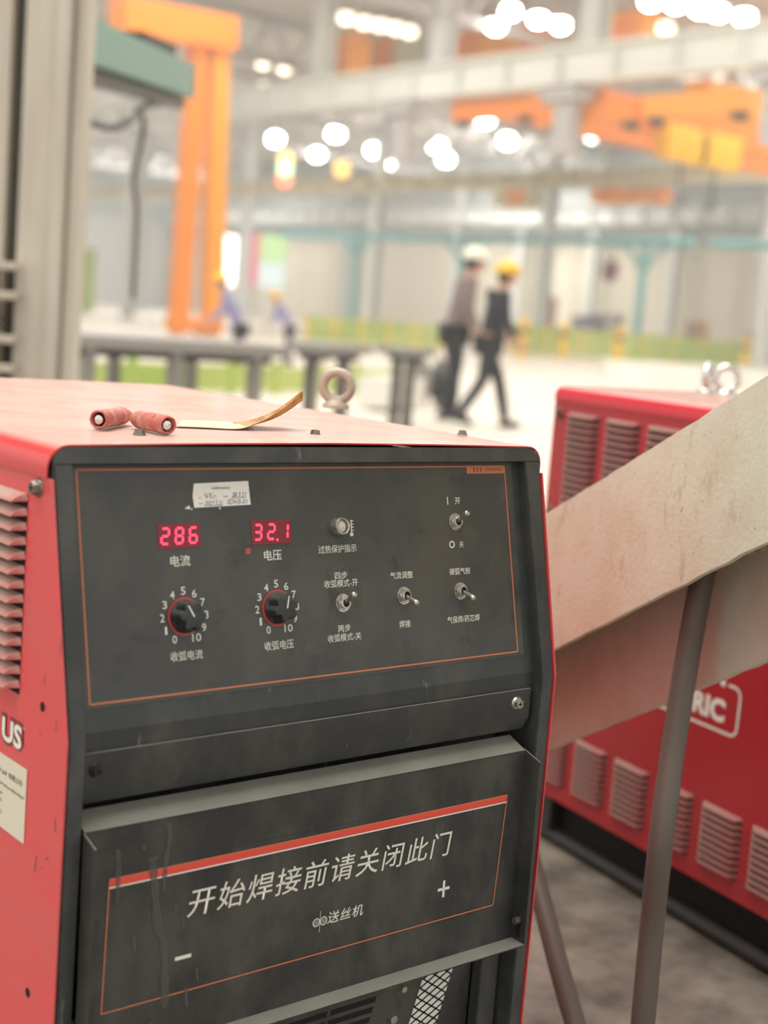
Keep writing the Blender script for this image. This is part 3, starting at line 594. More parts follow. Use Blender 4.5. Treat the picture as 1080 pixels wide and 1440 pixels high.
LVTOP = [louver_mesh(0.093, 0.0124, 0.0105)]; LVTOP.append(LVTOP[0].copy())
LVBOT = [louver_mesh(0.093, 0.0113, 0.0095)]; LVBOT.append(LVBOT[0].copy())
for k, m in enumerate(('louver', 'louver2')):
    for me in (LVTOP[k], LVBOT[k]): me.materials.append(M[m]); me.materials.append(M['dark'])
def ssplit(x, z0, z1): pass
def welder(loc, rz, label, style):
    t = empty('welding_machine', loc, rz, label=label, cat='welder')
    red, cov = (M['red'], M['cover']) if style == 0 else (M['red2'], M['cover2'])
    # side sheets, cut to the bent front profile
    for s, x in ((0, -0.0012), (1, W_ - 0.0002)):
        pts = [(x, fy(0.7325) - 0.0015, 0.7322), (x, -0.0015, KZ), (x, -0.0015, 0.0), (x, D_, 0.0), (x, D_, 0.7322)]
        o = obj('side_panel', prism(B(), pts, (0.0014, 0, 0)), red, t)
        if s == 0: side = o
    # cover with rolled shoulders and a slight crown
    r = 0.020; prof = [(-0.0034, 0.7325)]
    for k in range(9):
        a = PI - (PI/2)*k/8; prof.append((r - 0.0034 + r*math.cos(a), H_ - r + r*math.sin(a)))
    prof += [(0.15, H_ + 0.0018), (W_/2, H_ + 0.0026), (W_ - 0.15, H_ + 0.0018)]
    prof += [(W_ - x, z) for x, z in reversed(prof[:10])]
    bm = B(); ys = (0.0525, 0.0535, 0.3, 0.55, D_)
    rows = [[bm.verts.new((x, y, z)) for x, z in prof] for y in ys]
    inn = [(x + (0.0014 if x < W_/2 else -0.0014) if z < H_ - 0.002 else x, z - (0.0014 if z > H_ - 0.02 else 0)) for x, z in prof]
    r2 = [[bm.verts.new((x, y, z)) for x, z in inn] for y in ys]
    for a, b in zip(rows, rows[1:]):
        for i in range(len(prof)-1): bm.faces.new((a[i], a[i+1], b[i+1], b[i]))
    for a, b in zip(r2, r2[1:]):
        for i in range(len(prof)-1): bm.faces.new((a[i], b[i], b[i+1], a[i+1]))
    for i in range(len(prof)-1): bm.faces.new((rows[0][i], r2[0][i], r2[0][i+1], rows[0][i+1])); bm.faces.new((rows[-1][i+1], r2[-1][i+1], r2[-1][i], rows[-1][i]))
    for e in (0, -1):
        for a in range(len(ys)-1): bm.faces.new((rows[a][e], rows[a+1][e], r2[a+1][e], r2[a][e]))
    obj('top_cover', bm, cov, t, 50)
    obj('rear_panel', box(B(), 0.001, W_ - 0.001, D_ - 0.004, D_ - 0.001, 0, 0.755), M['black'], t)
    obj('base_plate', box(B(), 0.0, W_, 0.0, D_, 0, 0.003), M['black'], t)
    # undercarriage skids and feet
    zf = -loc[2]
    for x in (0.03, W_ - 0.03):
        obj('skid_rail', tube(B(), [(x, -0.03, zf + 0.016), (x, 0.2, zf + 0.016), (x, 0.6, zf + 0.016), (x, D_ + 0.03, zf + 0.016)], 0.015), M['rubber'], t, 60)
        for y in (0.06, D_ - 0.06): obj('foot', box(B(), x - 0.02, x + 0.02, y - 0.03, y + 0.03, zf + 0.028, 0.0, 0.003), M['rubber'], t)
    obj('under_shade_block', box(B(), 0.035, W_ - 0.035, 0.04, D_ - 0.04, zf + 0.004, 0.0), M['dark'], t)  # added black block that supplies the dark shade under the base
    # louvers on the left side: top rows and bottom rows
    for c in range(6):
        y0 = 0.0864 + c*0.113
        for k in range(14):
            o = link('louver', LVTOP[style], None, side); o.location = (-0.0008, y0, 0.7085 - k*0.01236)
        for k in range(9):
            o = link('louver', LVBOT[style], None, side); o.location = (-0.0008, y0 - 0.002, 0.127 - k*0.0113)
    # frame
    tilt = plane_M((0, 0, KZ), (1, 0, 0), (0, KS, 1))           # plane of the sloping front
    for s, (xa, xb, xc, xd) in enumerate(((0.0015, 0.0185, 0.0172, 0.0015), (0.5425, W_ - 0.0015, W_ - 0.0015, 0.5475))):
        bm = B(); zt = 0.7438
        P3 = [(xa, fy(zt), zt), (xb, fy(zt), zt), (xc if s == 0 else W_ - 0.0015, 0, KZ), (xc if s == 0 else W_ - 0.0015, 0, 0.004), (xd if s == 0 else xd, 0, 0.004), (xd, 0, KZ)]
        dep = 0.062
        fr = [bm.verts.new(p) for p in P3]; bk = [bm.verts.new((p[0], p[1] + dep, p[2])) for p in P3]
        bm.faces.new((fr[0], fr[1], fr[2], fr[5])); bm.faces.new((fr[5], fr[2], fr[3], fr[4])); bm.faces.new((bk[1], bk[0], bk[5], bk[2])); bm.faces.new((bk[2], bk[5], bk[4], bk[3]))
        for i, j in ((0, 1), (1, 2), (2, 3), (3, 4), (4, 5), (5, 0)): bm.faces.new((fr[i], bk[i], bk[j], fr[j]))
        bmesh.ops.bevel(bm, geom=[e for e in bm.edges if all(abs(v.co.y - fy(v.co.z)) < 1e-6 for v in e.verts)], offset=0.0012, segments=2, affect='EDGES')
        obj('front_frame_post', bm, M['black'], t, 40)
    rr = 0.0185; pts = [(0.0012, (0.7445 - KZ)*SL)]
    vt = (H_ - 0.0016 - KZ)*SL
    for k in range(7): a = PI - (PI/2)*k/6; pts.append((0.0012 + rr + rr*math.cos(a), vt - rr*0.72 + rr*0.72*math.sin(a)))
    pts += [(W_ - x, v) for x, v in reversed(pts)]
    nrm = Vector((0, -1, KS)).normalized()
    bm = B(); prism(bm, [tilt @ Vector((x, v, 0.0)) for x, v in pts], -nrm*0.02)
    obj('front_frame_bar', bm, M['black'], t, 30)
    if style: 
        bm = B(); prism(bm, [(0.017, 0.012 + fy(0.744), 0.744), (0.017, 0.012, KZ), (0.017, 0.012, 0.004), (0.017, 0.03, 0.004), (0.017, 0.07, 0.744)], (W_ - 0.034, 0, 0)); obj('front_plate', bm, M['panel'], t)
        return t, side
    # ---- detailed front
    bm = B()
    prof = [(0.0125 + fy(0.7465), 0.7465), (0.0125, KZ + 0.003), (0.0125, 0.5035), (0.016, 0.5035), (0.016, KZ + 0.003), (0.016 + fy(0.7465), 0.7465)]
    prism(bm, [(0.0165, y, z) for y, z in prof], (0.5475 - 0.0165, 0, 0)); obj('front_plate', bm, M['black'], t)
    bm = B(); prof = [(0.0085, 0.5085), (0.0085, 0.478), (0.016, 0.463), (0.055, 0.452), (0.057, 0.43), (0.059, 0.43), (0.059, 0.455), (0.018, 0.466), (0.0115, 0.478), (0.0115, 0.5085)]
    prism(bm, [(0.0180, y, z) for y, z in prof], (0.5415 - 0.018, 0, 0)); lp = obj('lower_plate', bm, M['black'], t, 30)
    fm = lambda u, y, z: plane_M((u, y, z), (1, 0, 0), (0, 0, 1))
    hexscrew('plate_screw', fm(0.0318, 0.0085, 0.4937) @ Matrix.Rotation(0.3, 4, 'Z'), 0.0052, M['blackbolt'], t)
    hexscrew('plate_screw', fm(0.5215, 0.0085, 0.4947), 0.0056, M['chrome'], t)['label'] = 'worn bare metal screw'
    obj('inner_panel', box(B(), 0.003, W_ - 0.003, 0.0625, 0.0645, 0.004, 0.56), M['dark'], t)
    # control panel film
    Pm = plane_M((0, 0.012, KZ), (1, 0, 0), (0, KS, 1))
    cp = obj('control_panel', slab(B(), Pm, 0.0188, 0.5335, 0.0222, 0.2272, -0.0004, 0.0006), M['panel'], t)
    z1 = 0.0008
    bm = B(); lw = 0.0015; q4 = [(0.0278, 0.0263), (0.5248, 0.0263), (0.5225, 0.2212), (0.0270, 0.2212)]
    for i in range(4): line(bm, Pm, q4[i], q4[(i+1) % 4], lw, z1)
    obj('border_line', bm, M['orange_line'], cp)
    tg = obj('orange_tag', rect(B(), Pm, 0.4682, 0.5225, 0.2138, 0.2222, 0.0009), M['orange_line'], cp)
    bm = B(); rnd = random.Random(3)
    for k in range(3):
        for j in range(3): rect(bm, Pm, 0.4775 + k*0.0048, 0.4775 + k*0.0048 + rnd.uniform(0.001, 0.0022), 0.2155 + j*0.0016, 0.2155 + j*0.0016 + 0.0011, 0.0011)
        rect(bm, Pm, 0.479 + k*0.0048, 0.4795 + k*0.0048, 0.2155, 0.2202, 0.0011)
    obj('tag_mark', bm, M['darkprint'], cp)
    bm = B()
    for k in range(9): rect(bm, Pm, 0.4945 + k*0.0027, 0.4945 + k*0.0027 + rnd.uniform(0.0012, 0.0021), 0.2166, 0.2194, 0.0011)
    obj('tag_mark', bm, mat('brown_print', (0.32, 0.13, 0.05), 0.5), cp)
    def cap(s, cx, cy, wd, h, **k): return text_obj('caption', s, Pm, (cx - wd/2, cx + wd/2, cy - h/2, cy + h/2), M['print'], cp, lift=z1, **k)
    cap('电流', 0.1221, 0.1410, 0.0200, 0.0098, bold=0.008); cap('电压', 0.2203, 0.1415, 0.0195, 0.0098, bold=0.008)
    cap('收弧电流', 0.1232, 0.0585, 0.0325, 0.0083, bold=0.006); cap('收弧电压', 0.2216, 0.0592, 0.0325, 0.0083, bold=0.006)
    cap('过热保护指示', 0.2955, 0.1440, 0.0455, 0.0075, bold=0.004)
    cap('四步', 0.2975, 0.1187, 0.0150, 0.0070, bold=0.006); cap('收弧模式-开', 0.2972, 0.1112, 0.0400, 0.0072, bold=0.004)
    cap('两步', 0.2978, 0.0685, 0.0150, 0.0070, bold=0.006); cap('收弧模式-关', 0.2975, 0.0600, 0.0400, 0.0072, bold=0.004)
    cap('气流调整', 0.3725, 0.1148, 0.0290, 0.0070, bold=0.006); cap('焊接', 0.3730, 0.0668, 0.0142, 0.0072, bold=0.008)
    cap('开', 0.4530, 0.1862, 0.0072, 0.0068, bold=0.008); cap('关', 0.4546, 0.1418, 0.0060, 0.0066, bold=0.006)
    cap('碳弧气刨', 0.4500, 0.1146, 0.0280, 0.0068, bold=0.008); cap('气保焊/药芯焊', 0.4512, 0.0660, 0.0445, 0.0072, bold=0.006)
    bm = B(); rect(bm, Pm, 0.4388, 0.4400, 0.1825, 0.1905, z1); obj('on_mark', bm, M['print'], cp)
    obj('off_mark', circ(B(), Pm, (0.4417, 0.1421), 0.0024, 0.0038, z1), M['print'], cp)
    bm = B(); rect(bm, Pm, 0.3128, 0.3140, 0.1580, 0.1710, z1); circ(bm, Pm, (0.3134, 0.1572), 0, 0.0021, z1, 14)
    for z in (0.1700, 0.1670, 0.1640, 0.1610): rect(bm, Pm, 0.3140, 0.3162, z - 0.0005, z + 0.0004, z1)
    obj('thermometer_mark', bm, M['print'], cp)
    # seven segment displays
    SEG = {'2': 'abged', '8': 'abcdefg', '6': 'afgedc', '5': 'afgcd', '3': 'abgcd', '1': 'bc'}
    def display(u0, u1, v0, v1, s):
        dp = obj('display', slab(B(), Pm, u0, u1, v0, v1, 0.0, 0.0012), M['ledwin'], t)
        bm = B(); n_ = len([c for c in s if c != '.']); cw = (u1 - u0)/n_; i = 0
        for c in s:
            if c == '.':
                x = u0 + cw*i - 0.0012; circ(bm, Pm, (x, v0 + 0.0035), 0, 0.0012, 0.0014, 12); continue
            cx = u0 + cw*(i + 0.5); cy = (v0 + v1)/2; hw, hh, th = 0.0036, 0.0066, 0.0019; sh = 0.10
            pt = {'a': ((-hw, hh), (hw, hh)), 'd': ((-hw, -hh), (hw, -hh)), 'g': ((-hw, 0), (hw, 0)), 'f': ((-hw, hh), (-hw, 0)), 'b': ((hw, hh), (hw, 0)), 'e': ((-hw, 0), (-hw, -hh)), 'c': ((hw, 0), (hw, -hh))}
            for g in SEG[c]:
                a, b = [Vector((cx + x + sh*y, cy + y)) for x, y in pt[g]]; d = (b - a).normalized(); a += d*0.0008; b -= d*0.0008
                line(bm, Pm, a, b, th, 0.0014)
            i += 1
        obj('digits', bm, M['led'], dp)
    display(0.1010, 0.1435, 0.1520, 0.1738, '286'); display(0.1978, 0.2420, 0.1518, 0.1740, '32.1')
    obj('red_spot', circ(B(), Pm, (0.1935, 0.1462), 0, 0.0030, z1, 16), M['ring'], cp)
    # calibration label
    st = obj('calibration_label', flat(B(), Pm, [(0.1380, 0.1972), (0.1392, 0.1868), (0.1990, 0.1882), (0.1977, 0.2098), (0.1400, 0.2082)], 0.0012), M['paper'], t)
    text_obj('label_print', 'calibration', Pm, (0.1580, 0.1775, 0.2030, 0.2052), M['darkprint'], st, lift=0.0014, bold=0.01)
    text_obj('label_print', 'By', Pm, (0.1445, 0.1470, 0.1945, 0.1962), M['darkprint'], st, lift=0.0014); text_obj('label_print', 'Date', Pm, (0.1442, 0.1488, 0.1896, 0.1912), M['darkprint'], st, lift=0.0014)
    text_obj('label_print', 'Serial', Pm, (0.1700, 0.1745, 0.1955, 0.1972), M['darkprint'], st, lift=0.0014)
    rnd = random.Random(5)
    def scribble(u0, u1, v, h, n_):
        bm = B(); x = u0; st_ = (u1 - u0)/n_
        for k in range(n_):
            for j in range(3):
                a = (x + rnd.uniform(0, st_*0.8), v + rnd.uniform(-h, h)); b = (x + rnd.uniform(0, st_*0.9), v + rnd.uniform(-h, h)); line(bm, Pm, a, b, 0.00045, 0.0014)
            x += st_
        return bm
    obj('handwriting', scribble(0.1495, 0.1635, 0.1970, 0.0030, 5), M['ink'], st); obj('handwriting', scribble(0.181, 0.1835, 0.197, 0.002, 1), M['ink'], st)
    text_obj('handwriting', '28.3.21', Pm, (0.1790, 0.1945, 0.1950, 0.1998), M['ink'], st, lift=0.0014, shear=0.3)
    text_obj('handwriting', '2027.3.21', Pm, (0.1500, 0.1690, 0.1886, 0.1925), M['ink'], st, lift=0.0014, shear=0.3)
    text_obj('handwriting', 'SDH3-01', Pm, (0.1735, 0.1955, 0.1892, 0.1932), M['ink'], st, lift=0.0014, shear=0.2)
    bm = B(); line(bm, Pm, (0.149, 0.1882), (0.169, 0.1884), 0.0003, 0.0014); line(bm, Pm, (0.176, 0.1940), (0.195, 0.1946), 0.0003, 0.0014); obj('label_line', bm, M['ink'], st)
    bm = B()
    for (x, y, r_) in ((0.1335, 0.1872, 0.0016), (0.1310, 0.1868, 0.0009), (0.1365, 0.1858, 0.0008), (0.1660, 0.1858, 0.0009)): circ(bm, Pm, (x, y), 0, r_, z1, 7)
    obj('paper_residue', bm, M['paper'], cp)
    # knobs with scales
    def knob(cx, cy, ang):
        rg = obj('dial_ring', circ(B(), Pm, (cx, cy), 0.0135, 0.0168, 0.0010, 40), M['ring'], cp)
        for k in range(11):
            a = math.radians(240 - 30*k); rad = 0.0222; s = str(k); wd = 0.0046 if k < 10 else 0.0092
            if k == 1: wd = 0.0022
            x, y = cx + rad*math.cos(a), cy + rad*math.sin(a)
            text_obj('dial_numeral', s, Pm, (x - wd/2, x + wd/2, y - 0.0035, y + 0.0035), M['print'], cp, lift=z1, bold=0.01)
        bm = B(); n_ = 48
        def ringv(rbase, flute, t_):
            vs = []
            for i in range(n_):
                a = 2*PI*i/n_ + math.radians(ang); rr_ = rbase - flute*(0.5 - 0.5*math.cos(6*(a - math.radians(ang))))**1.5
                vs.append(bm.verts.new(Pm @ Vector((cx + rr_*math.cos(a), cy + rr_*math.sin(a), t_))))
            return vs
        R_ = [ringv(0.0148, 0, 0.0006), ringv(0.0148, 0, 0.0030), ringv(0.0142, 0.0016, 0.0045), ringv(0.0138, 0.0042, 0.0142), ringv(0.0128, 0.0038, 0.0160), ringv(0.0095, 0.0008, 0.0164)]
        for a, b in zip(R_, R_[1:]):
            for i in range(n_): bm.faces.new((a[i], a[(i+1) % n_], b[(i+1) % n_], b[i]))
        bm.faces.new(R_[-1])
        kb = obj('knob', bm, M['plastic'], t, 32)
        d = Vector((math.cos(math.radians(ang)), math.sin(math.radians(ang)))); c = Vector((cx, cy))
        b2 = B(); line(b2, Pm, c - d*0.0005, c + d*0.0108, 0.0013, 0.0167); obj('pointer_line', b2, M['white'], kb)
    knob(0.1232, 0.0925, 118); knob(0.2220, 0.0930, 76)
    # overheat lamp
    def tcyl(bm, c, r1, r2, t0, t1, n_=24):
        bmesh.ops.create_cone(bm, cap_ends=True, segments=n_, radius1=r1, radius2=r2, depth=t1 - t0, matrix=Pm @ Matrix.Translation((c[0], c[1], (t0 + t1)/2))); return bm
    c = (0.2965, 0.1650)
    bm = B(); rings = []
    for r_, t_ in ((0.0092, 0.0006), (0.0092, 0.0030), (0.0085, 0.0045), (0.0085, 0.0092), (0.0078, 0.0102), (0.0066, 0.0098), (0.0062, 0.0060)):
        rings.append([bm.verts.new(Pm @ Vector((c[0] + r_*math.cos(2*PI*i/32), c[1] + r_*math.sin(2*PI*i/32), t_))) for i in range(32)])
    for a, b in zip(rings, rings[1:]):
        for i in range(32): bm.faces.new((a[i], a[(i+1) % 32], b[(i+1) % 32], b[i]))
    lm = obj('indicator_lamp', bm, M['chrome'], t, 45)
    bm = B(); bmesh.ops.create_uvsphere(bm, u_segments=20, v_segments=10, radius=1, matrix=Pm @ Matrix.Translation((c[0], c[1], 0.0062)) @ Matrix.Diagonal((0.0062, 0.0062, 0.003, 1))); obj('lens', bm, M['leddot'], lm, 60)
    # toggle switches
    def toggle(cx, cy, up):
        bm = B(); tcyl(bm, (cx, cy), 0.0086, 0.0086, 0.0006, 0.0014, 32)
        bmesh.ops.create_cone(bm, cap_ends=True, segments=6, radius1=0.0080, radius2=0.0078, depth=0.0024, matrix=Pm @ Matrix.Translation((cx, cy, 0.0026)) @ Matrix.Rotation(0.26, 4, 'Z'))
        sw = obj('toggle_switch', bm, M['chrome'], t, 30)
        bm = B(); rg = []
        for r_, t_ in ((0.0056, 0.0035), (0.0056, 0.0062), (0.0040, 0.0064), (0.0038, 0.0040)):
            rg.append([bm.verts.new(Pm @ Vector((cx + r_*math.cos(2*PI*i/24), cy + r_*math.sin(2*PI*i/24), t_))) for i in range(24)])
        for a, b in zip(rg, rg[1:]):
            for i in range(24): bm.faces.new((a[i], a[(i+1) % 24], b[(i+1) % 24], b[i]))
        obj('bushing', bm, M['chrome'], sw, 40)
        bm = B(); circ(bm, Pm, (cx, cy), 0, 0.0039, 0.0045, 16); obj('bushing_hole', bm, M['dark'], sw)
        d = Vector((0, 0.0078*up, 0.0165)).normalized(); bm = B()
        p0_ = Vector((cx, cy, 0.0035)); fr = [(0.0, 0.0019), (0.004, 0.0021), (0.013, 0.0030), (0.0172, 0.0033), (0.0188, 0.0028), (0.0196, 0.0014)]
        tube(bm, [Pm @ (p0_ + d*s_) for s_, _ in fr], 0, 16, [r_ for _, r_ in fr]); obj('lever', bm, M['chrome'], sw, 50)
    toggle(0.2978, 0.0925, 1); toggle(0.3738, 0.0945, -1); toggle(0.4480, 0.1650, 1); toggle(0.4490, 0.0945, -1)
    # ---- warning door: tray with flanges standing forward
    dm = lambda z: -0.005*(0.4456 - z)/0.2076                 # leans out a little towards the bottom
    U0, U1, ZT, ZB = 0.0196, 0.5335, 0.4456, 0.2385
    dr = obj('warning_door', prism(B(), [(U0, dm(ZT), ZT), (U0, dm(ZB), ZB), (U0, dm(ZB) + 0.0018, ZB), (U0, dm(ZT) + 0.0018, ZT)], (U1 - U0, 0, 0)), M['door'], t)
    obj('door_lip', prism(B(), [(U0 - 0.0005, 0.0235, 0.4550), (U0 - 0.0005, -0.0015, 0.4452), (U0 - 0.0005, -0.0010, 0.4440), (U0 - 0.0005, 0.0240, 0.4536)], (U1 - U0 - 0.002, 0, 0)), M['door'], dr, 20)
    for x in (U0 - 0.0012, U1):
        obj('door_flange', prism(B(), [(x, dm(ZT), ZT - 0.0015), (x, -0.0215, 0.4372), (x, -0.0235, 0.2385), (x, dm(ZB), 0.2385)], (0.0014, 0, 0)), M['door'], dr)
    obj('door_flange', prism(B(), [(U0, dm(ZB), 0.2385), (U0, dm(ZB) - 0.0185, 0.2372), (U0, dm(ZB) - 0.0185, 0.2358), (U0, dm(ZB), 0.2370)], (U1 - U0 + 0.001, 0, 0)), M['door'], dr)
    obj('latch_slot', box(B(), U1 - 0.0004, U1 - 0.0001, -0.0165, -0.0105, 0.2425, 0.2590), M['dark'], dr)
    obj('latch_stud', cyl(B(), (U1 - 0.0005, -0.013, 0.2615), (U1 - 0.007, -0.013, 0.2615), 0.0038, n=12), M['bolt'], dr, 40)
    Dm = plane_M((0, dm(0), 0), (1, 0, 0), (0, -(dm(0) - dm(1)), 1))
    Dm = plane_M((0, dm(0.24), 0.24), (1, 0, 0), (0, dm(0.44) - dm(0.24), 0.2))
    V = lambda z: (z - 0.24)
    zt = 0.0006
    bm = B(); lw = 0.0013; cs = [(0.0418, V(0.2815)), (0.5010, V(0.2815)), (0.5100, V(0.3985)), (0.0446, V(0.3985))]
    for i in (3, 0, 1): line(bm, Dm, cs[i], cs[(i+1) % 4], lw, zt)
    rect(bm, Dm, 0.0446, 0.5106, V(0.3992), V(0.4003), zt); obj('border_line', bm, M['orange_line'], dr)
    obj('red_stripe', rect(B(), Dm, 0.0446, 0.5106, V(0.3926), V(0.3992), zt), M['redprint'], dr)
    obj('white_stripe', rect(B(), Dm, 0.0446, 0.5106, V(0.3913), V(0.3926), zt), M['white'], dr)
    obj('film_edge', rect(B(), Dm, 0.0400, 0.5125, V(0.4050), V(0.4054), zt), M['black'], dr)
    text_obj('door_lettering', '开始焊接前请关闭此门', Dm, (0.1225, 0.4350, V(0.3490), V(0.3748)), M['print'], dr, bold=0.004, space=1.13, shear=0.16, lift=zt)
    text_obj('door_lettering', '送丝机', Dm, (0.2800, 0.3235, V(0.3088), V(0.3205)), M['print'], dr, bold=0.008, space=1.1, shear=0.12, lift=zt)
    bm = B(); y = V(0.3133)
    for cx in (0.2670, 0.2756):
        circ(bm, Dm, (cx, y), 0.0032, 0.0043, zt, 24); circ(bm, Dm, (cx, y), 0.0016, 0.0021, zt, 16); circ(bm, Dm, (cx, y), 0, 0.0006, zt, 8)
    rect(bm, Dm, 0.27105, 0.27155, y - 0.0105, y + 0.0105, zt); obj('feeder_mark', bm, M['print'], dr)
    bm = B(); rect(bm, Dm, 0.4205, 0.4365, V(0.3123), V(0.3153), zt); rect(bm, Dm, 0.4270, 0.4300, V(0.3050), V(0.3226), zt); obj('plus_mark', bm, M['white'], dr)
    obj('minus_mark', rect(B(), Dm, 0.1125, 0.1290, V(0.3119), V(0.3153), zt), M['white'], dr)
    # dried drips on the door, thin irregular films
    drip = mat('dried_drip', (0.135, 0.13, 0.115), 0.65)
    drip.node_tree.nodes['Principled BSDF'].inputs['Alpha'].default_value = 0.55
    def streak(pts, wd, seed):
        rnd2 = random.Random(seed); bm = B(); P_ = spline([(a, b, 0) for a, b in pts], 6); prev = None
        for i, p in enumerate(P_):
            ww = wd*(0.55 + 0.65*rnd2.random())*(1 if i < len(P_) - 3 else 0.5)
            cur_ = (bm.verts.new(Dm @ Vector((p[0] - ww/2, p[1], 0.0008))), bm.verts.new(Dm @ Vector((p[0] + ww/2, p[1], 0.0008))))
            if prev: bm.faces.new((prev[0], prev[1], cur_[1], cur_[0]))
            prev = cur_
        return obj('dried_drip', bm, drip, dr)
    streak([(0.099, V(0.440)), (0.101, V(0.428)), (0.0985, V(0.405)), (0.0975, V(0.380))], 0.0055, 1)
    streak([(0.085, V(0.412)), (0.087, V(0.395)), (0.0905, V(0.370)), (0.094, V(0.345)), (0.1005, V(0.330)), (0.102, V(0.310)), (0.1035, V(0.285)), (0.104, V(0.270))], 0.0085, 2)
    streak([(0.051, V(0.425)), (0.0525, V(0.410)), (0.0525, V(0.378))], 0.006, 3)
    for i, (a, b, l_) in enumerate([(0.070, 0.345, 0.018), (0.110, 0.365, 0.010), (0.118, 0.352, 0.012), (0.135, 0.300, 0.014), (0.125, 0.285, 0.02), (0.075, 0.425, 0.006), (0.090, 0.262, 0.018)]):
        streak([(a, V(b)), (a + 0.001, V(b - l_*0.5)), (a + 0.002, V(b - l_))], 0.0035, 10 + i)
    # ---- grille below the door
    obj('grille_plate', box(B(), 0.0185, 0.5150, 0.034, 0.036, 0.004, 0.26), M['door'], t)
    g = lambda x, z: x + 0.30*(z - 0.2)
    for cx0, cx1 in ((0.268, 0.322), (0.327, 0.385)):
        for k in range(8):
            z = 0.2035 - k*0.0105; bm = B()
            prism(bm, [(g(cx0, z), 0.0335, z), (g(cx1, z), 0.0335, z), (g(cx1, z - 0.0055), 0.0335, z - 0.0055), (g(cx0, z - 0.0055), 0.0335, z - 0.0055)], (0, 0.0006, 0)); obj('grille_slot', bm, M['dark'], t)
    for cx0, cx1 in ((0.205, 0.262),):
        for k in range(7):
            z = 0.196 - k*0.0105; bm = B()
            prism(bm, [(g(cx0, z), 0.0335, z), (g(cx1, z), 0.0335, z), (g(cx1, z - 0.0055), 0.0335, z - 0.0055), (g(cx0, z - 0.0055), 0.0335, z - 0.0055)], (0, 0.0006, 0)); obj('grille_slot', bm, M['dark'], t)
    bm = B(); prism(bm, [(g(0.446, 0.215), 0.0332, 0.215), (g(0.488, 0.215), 0.0332, 0.215), (g(0.488, 0.05), 0.0332, 0.05), (g(0.446, 0.05), 0.0332, 0.05)], (0, 0.0006, 0)); mb = obj('mesh_glare_plate', bm, M['white'], t)  # white plate standing in for bright light seen behind the mesh
    bm = B(); Gm = plane_M((0, 0.0328, 0), (1, 0, 0), (0, 0, 1))
    for k in range(-4, 20):
        for s in (1, -1):
            za = 0.05 + k*0.0098; a = (g(0.446, za), za); b = (g(0.488, za + s*0.024), za + s*0.024); slab_ = line(bm, Gm, a, b, 0.0017, 0.0)
    bmesh.ops.bisect_plane(bm, geom=bm.verts[:] + bm.edges[:] + bm.faces[:], plane_co=(0, 0, 0.215), plane_no=(0, 0, 1), clear_outer=True)
    bmesh.ops.bisect_plane(bm, geom=bm.verts[:] + bm.edges[:] + bm.faces[:], plane_co=(0, 0, 0.05), plane_no=(0, 0, -1), clear_outer=True)
    ms = obj('expanded_mesh', bm, M['dark'], t); md = ms.modifiers.new('t', 'SOLIDIFY'); md.thickness = 0.0008
    obj('bracket_post', box(B(), 0.5165, 0.5420, 0.018, 0.034, 0.004, 0.225, 0.002), M['black'], t)
    obj('grille_screw', cyl(B(), (0.417, 0.034, 0.1935), (0.417, 0.029, 0.1935), 0.0034, n=12), M['chrome'], t, 40)
    obj('grille_screw', cyl(B(), (0.406, 0.034, 0.163), (0.406, 0.029, 0.163), 0.0045, n=12), M['chrome'], t, 40)
    # ---- left side: screw, holes, logo, sticker
    Sm = plane_M((-0.0014, 0, 0), (0, -1, 0), (0, 0, 1))
    hexscrew('cover_screw', Sm @ Matrix.Translation((-0.0690, 0.7222, 0)), 0.0066, M['bolt'], t)
    for yy, zz in ((0.0436, 0.5425), (0.0461, 0.290)):
        bm = B(); circ(bm, Sm, (-yy, zz), 0, 0.0042, 0.0002, 16); o = obj('screw_hole', bm, M['dark'], side)
    bm = B(); flat(bm, Sm, [(-0.2, 0.524), (-0.0725, 0.524), (-0.0725, 0.490), (-0.2, 0.490)], 0.0002); bm.free()
    for sp, m_, lf, bo in ((0.0030, 'maroon', 0.0003, 0.10), (0.0016, 'red', 0.0005, 0.075), (0.0, 'paper', 0.0009, 0.035), (0.0010, 'darkprint', 0.0007, 0.055)):
        text_obj('side_lettering', 'US', Sm, (-0.1165 - sp, -0.0775 + sp, 0.4945 - sp, 0.5155 + sp), M[m_], side, bold=bo, lift=lf, space=1.0)
    text_obj('side_lettering', 'TM', Sm, (-0.0770, -0.0725, 0.5140, 0.5160), M['paper'], side, lift=0.0006)
    sk = obj('rating_sticker', slab(B(), Sm, -0.20, -0.0655, 0.4160, 0.4815, 0.0002, 0.0006), M['paper2'], t)
    text_obj('sticker_print', '有限公司', Sm, (-0.1000, -0.0735, 0.4640, 0.4695), M['darkprint'], sk, lift=0.0008, bold=0.01)
    rnd = random.Random(11); bm = B()
    def glyphs(u0, u1, v, h):
        x = u0
        while x < u1:
            for j in range(3): line(bm, Sm, (x + rnd.uniform(0, h*0.8), v + rnd.uniform(0, h)), (x + rnd.uniform(0, h*0.8), v + rnd.uniform(0, h)), 0.0007, 0.0008)
            rect(bm, Sm, x, x + h*0.7, v + h*0.45, v + h*0.6, 0.0008); x += h*1.05
    glyphs(-0.17, -0.104, 0.464, 0.005); glyphs(-0.17, -0.070, 0.4535, 0.0036)
    for v_ in (0.4455, 0.4385, 0.4285): glyphs(-0.17, -0.112, v_, 0.0036)
    obj('sticker_print', bm, M['darkprint'], sk)
    bm = B()                                                   # scuffs along the sheet edge
    rnd = random.Random(21); sm_ = mat('scuff_grey', (0.30, 0.13, 0.12), 0.7)
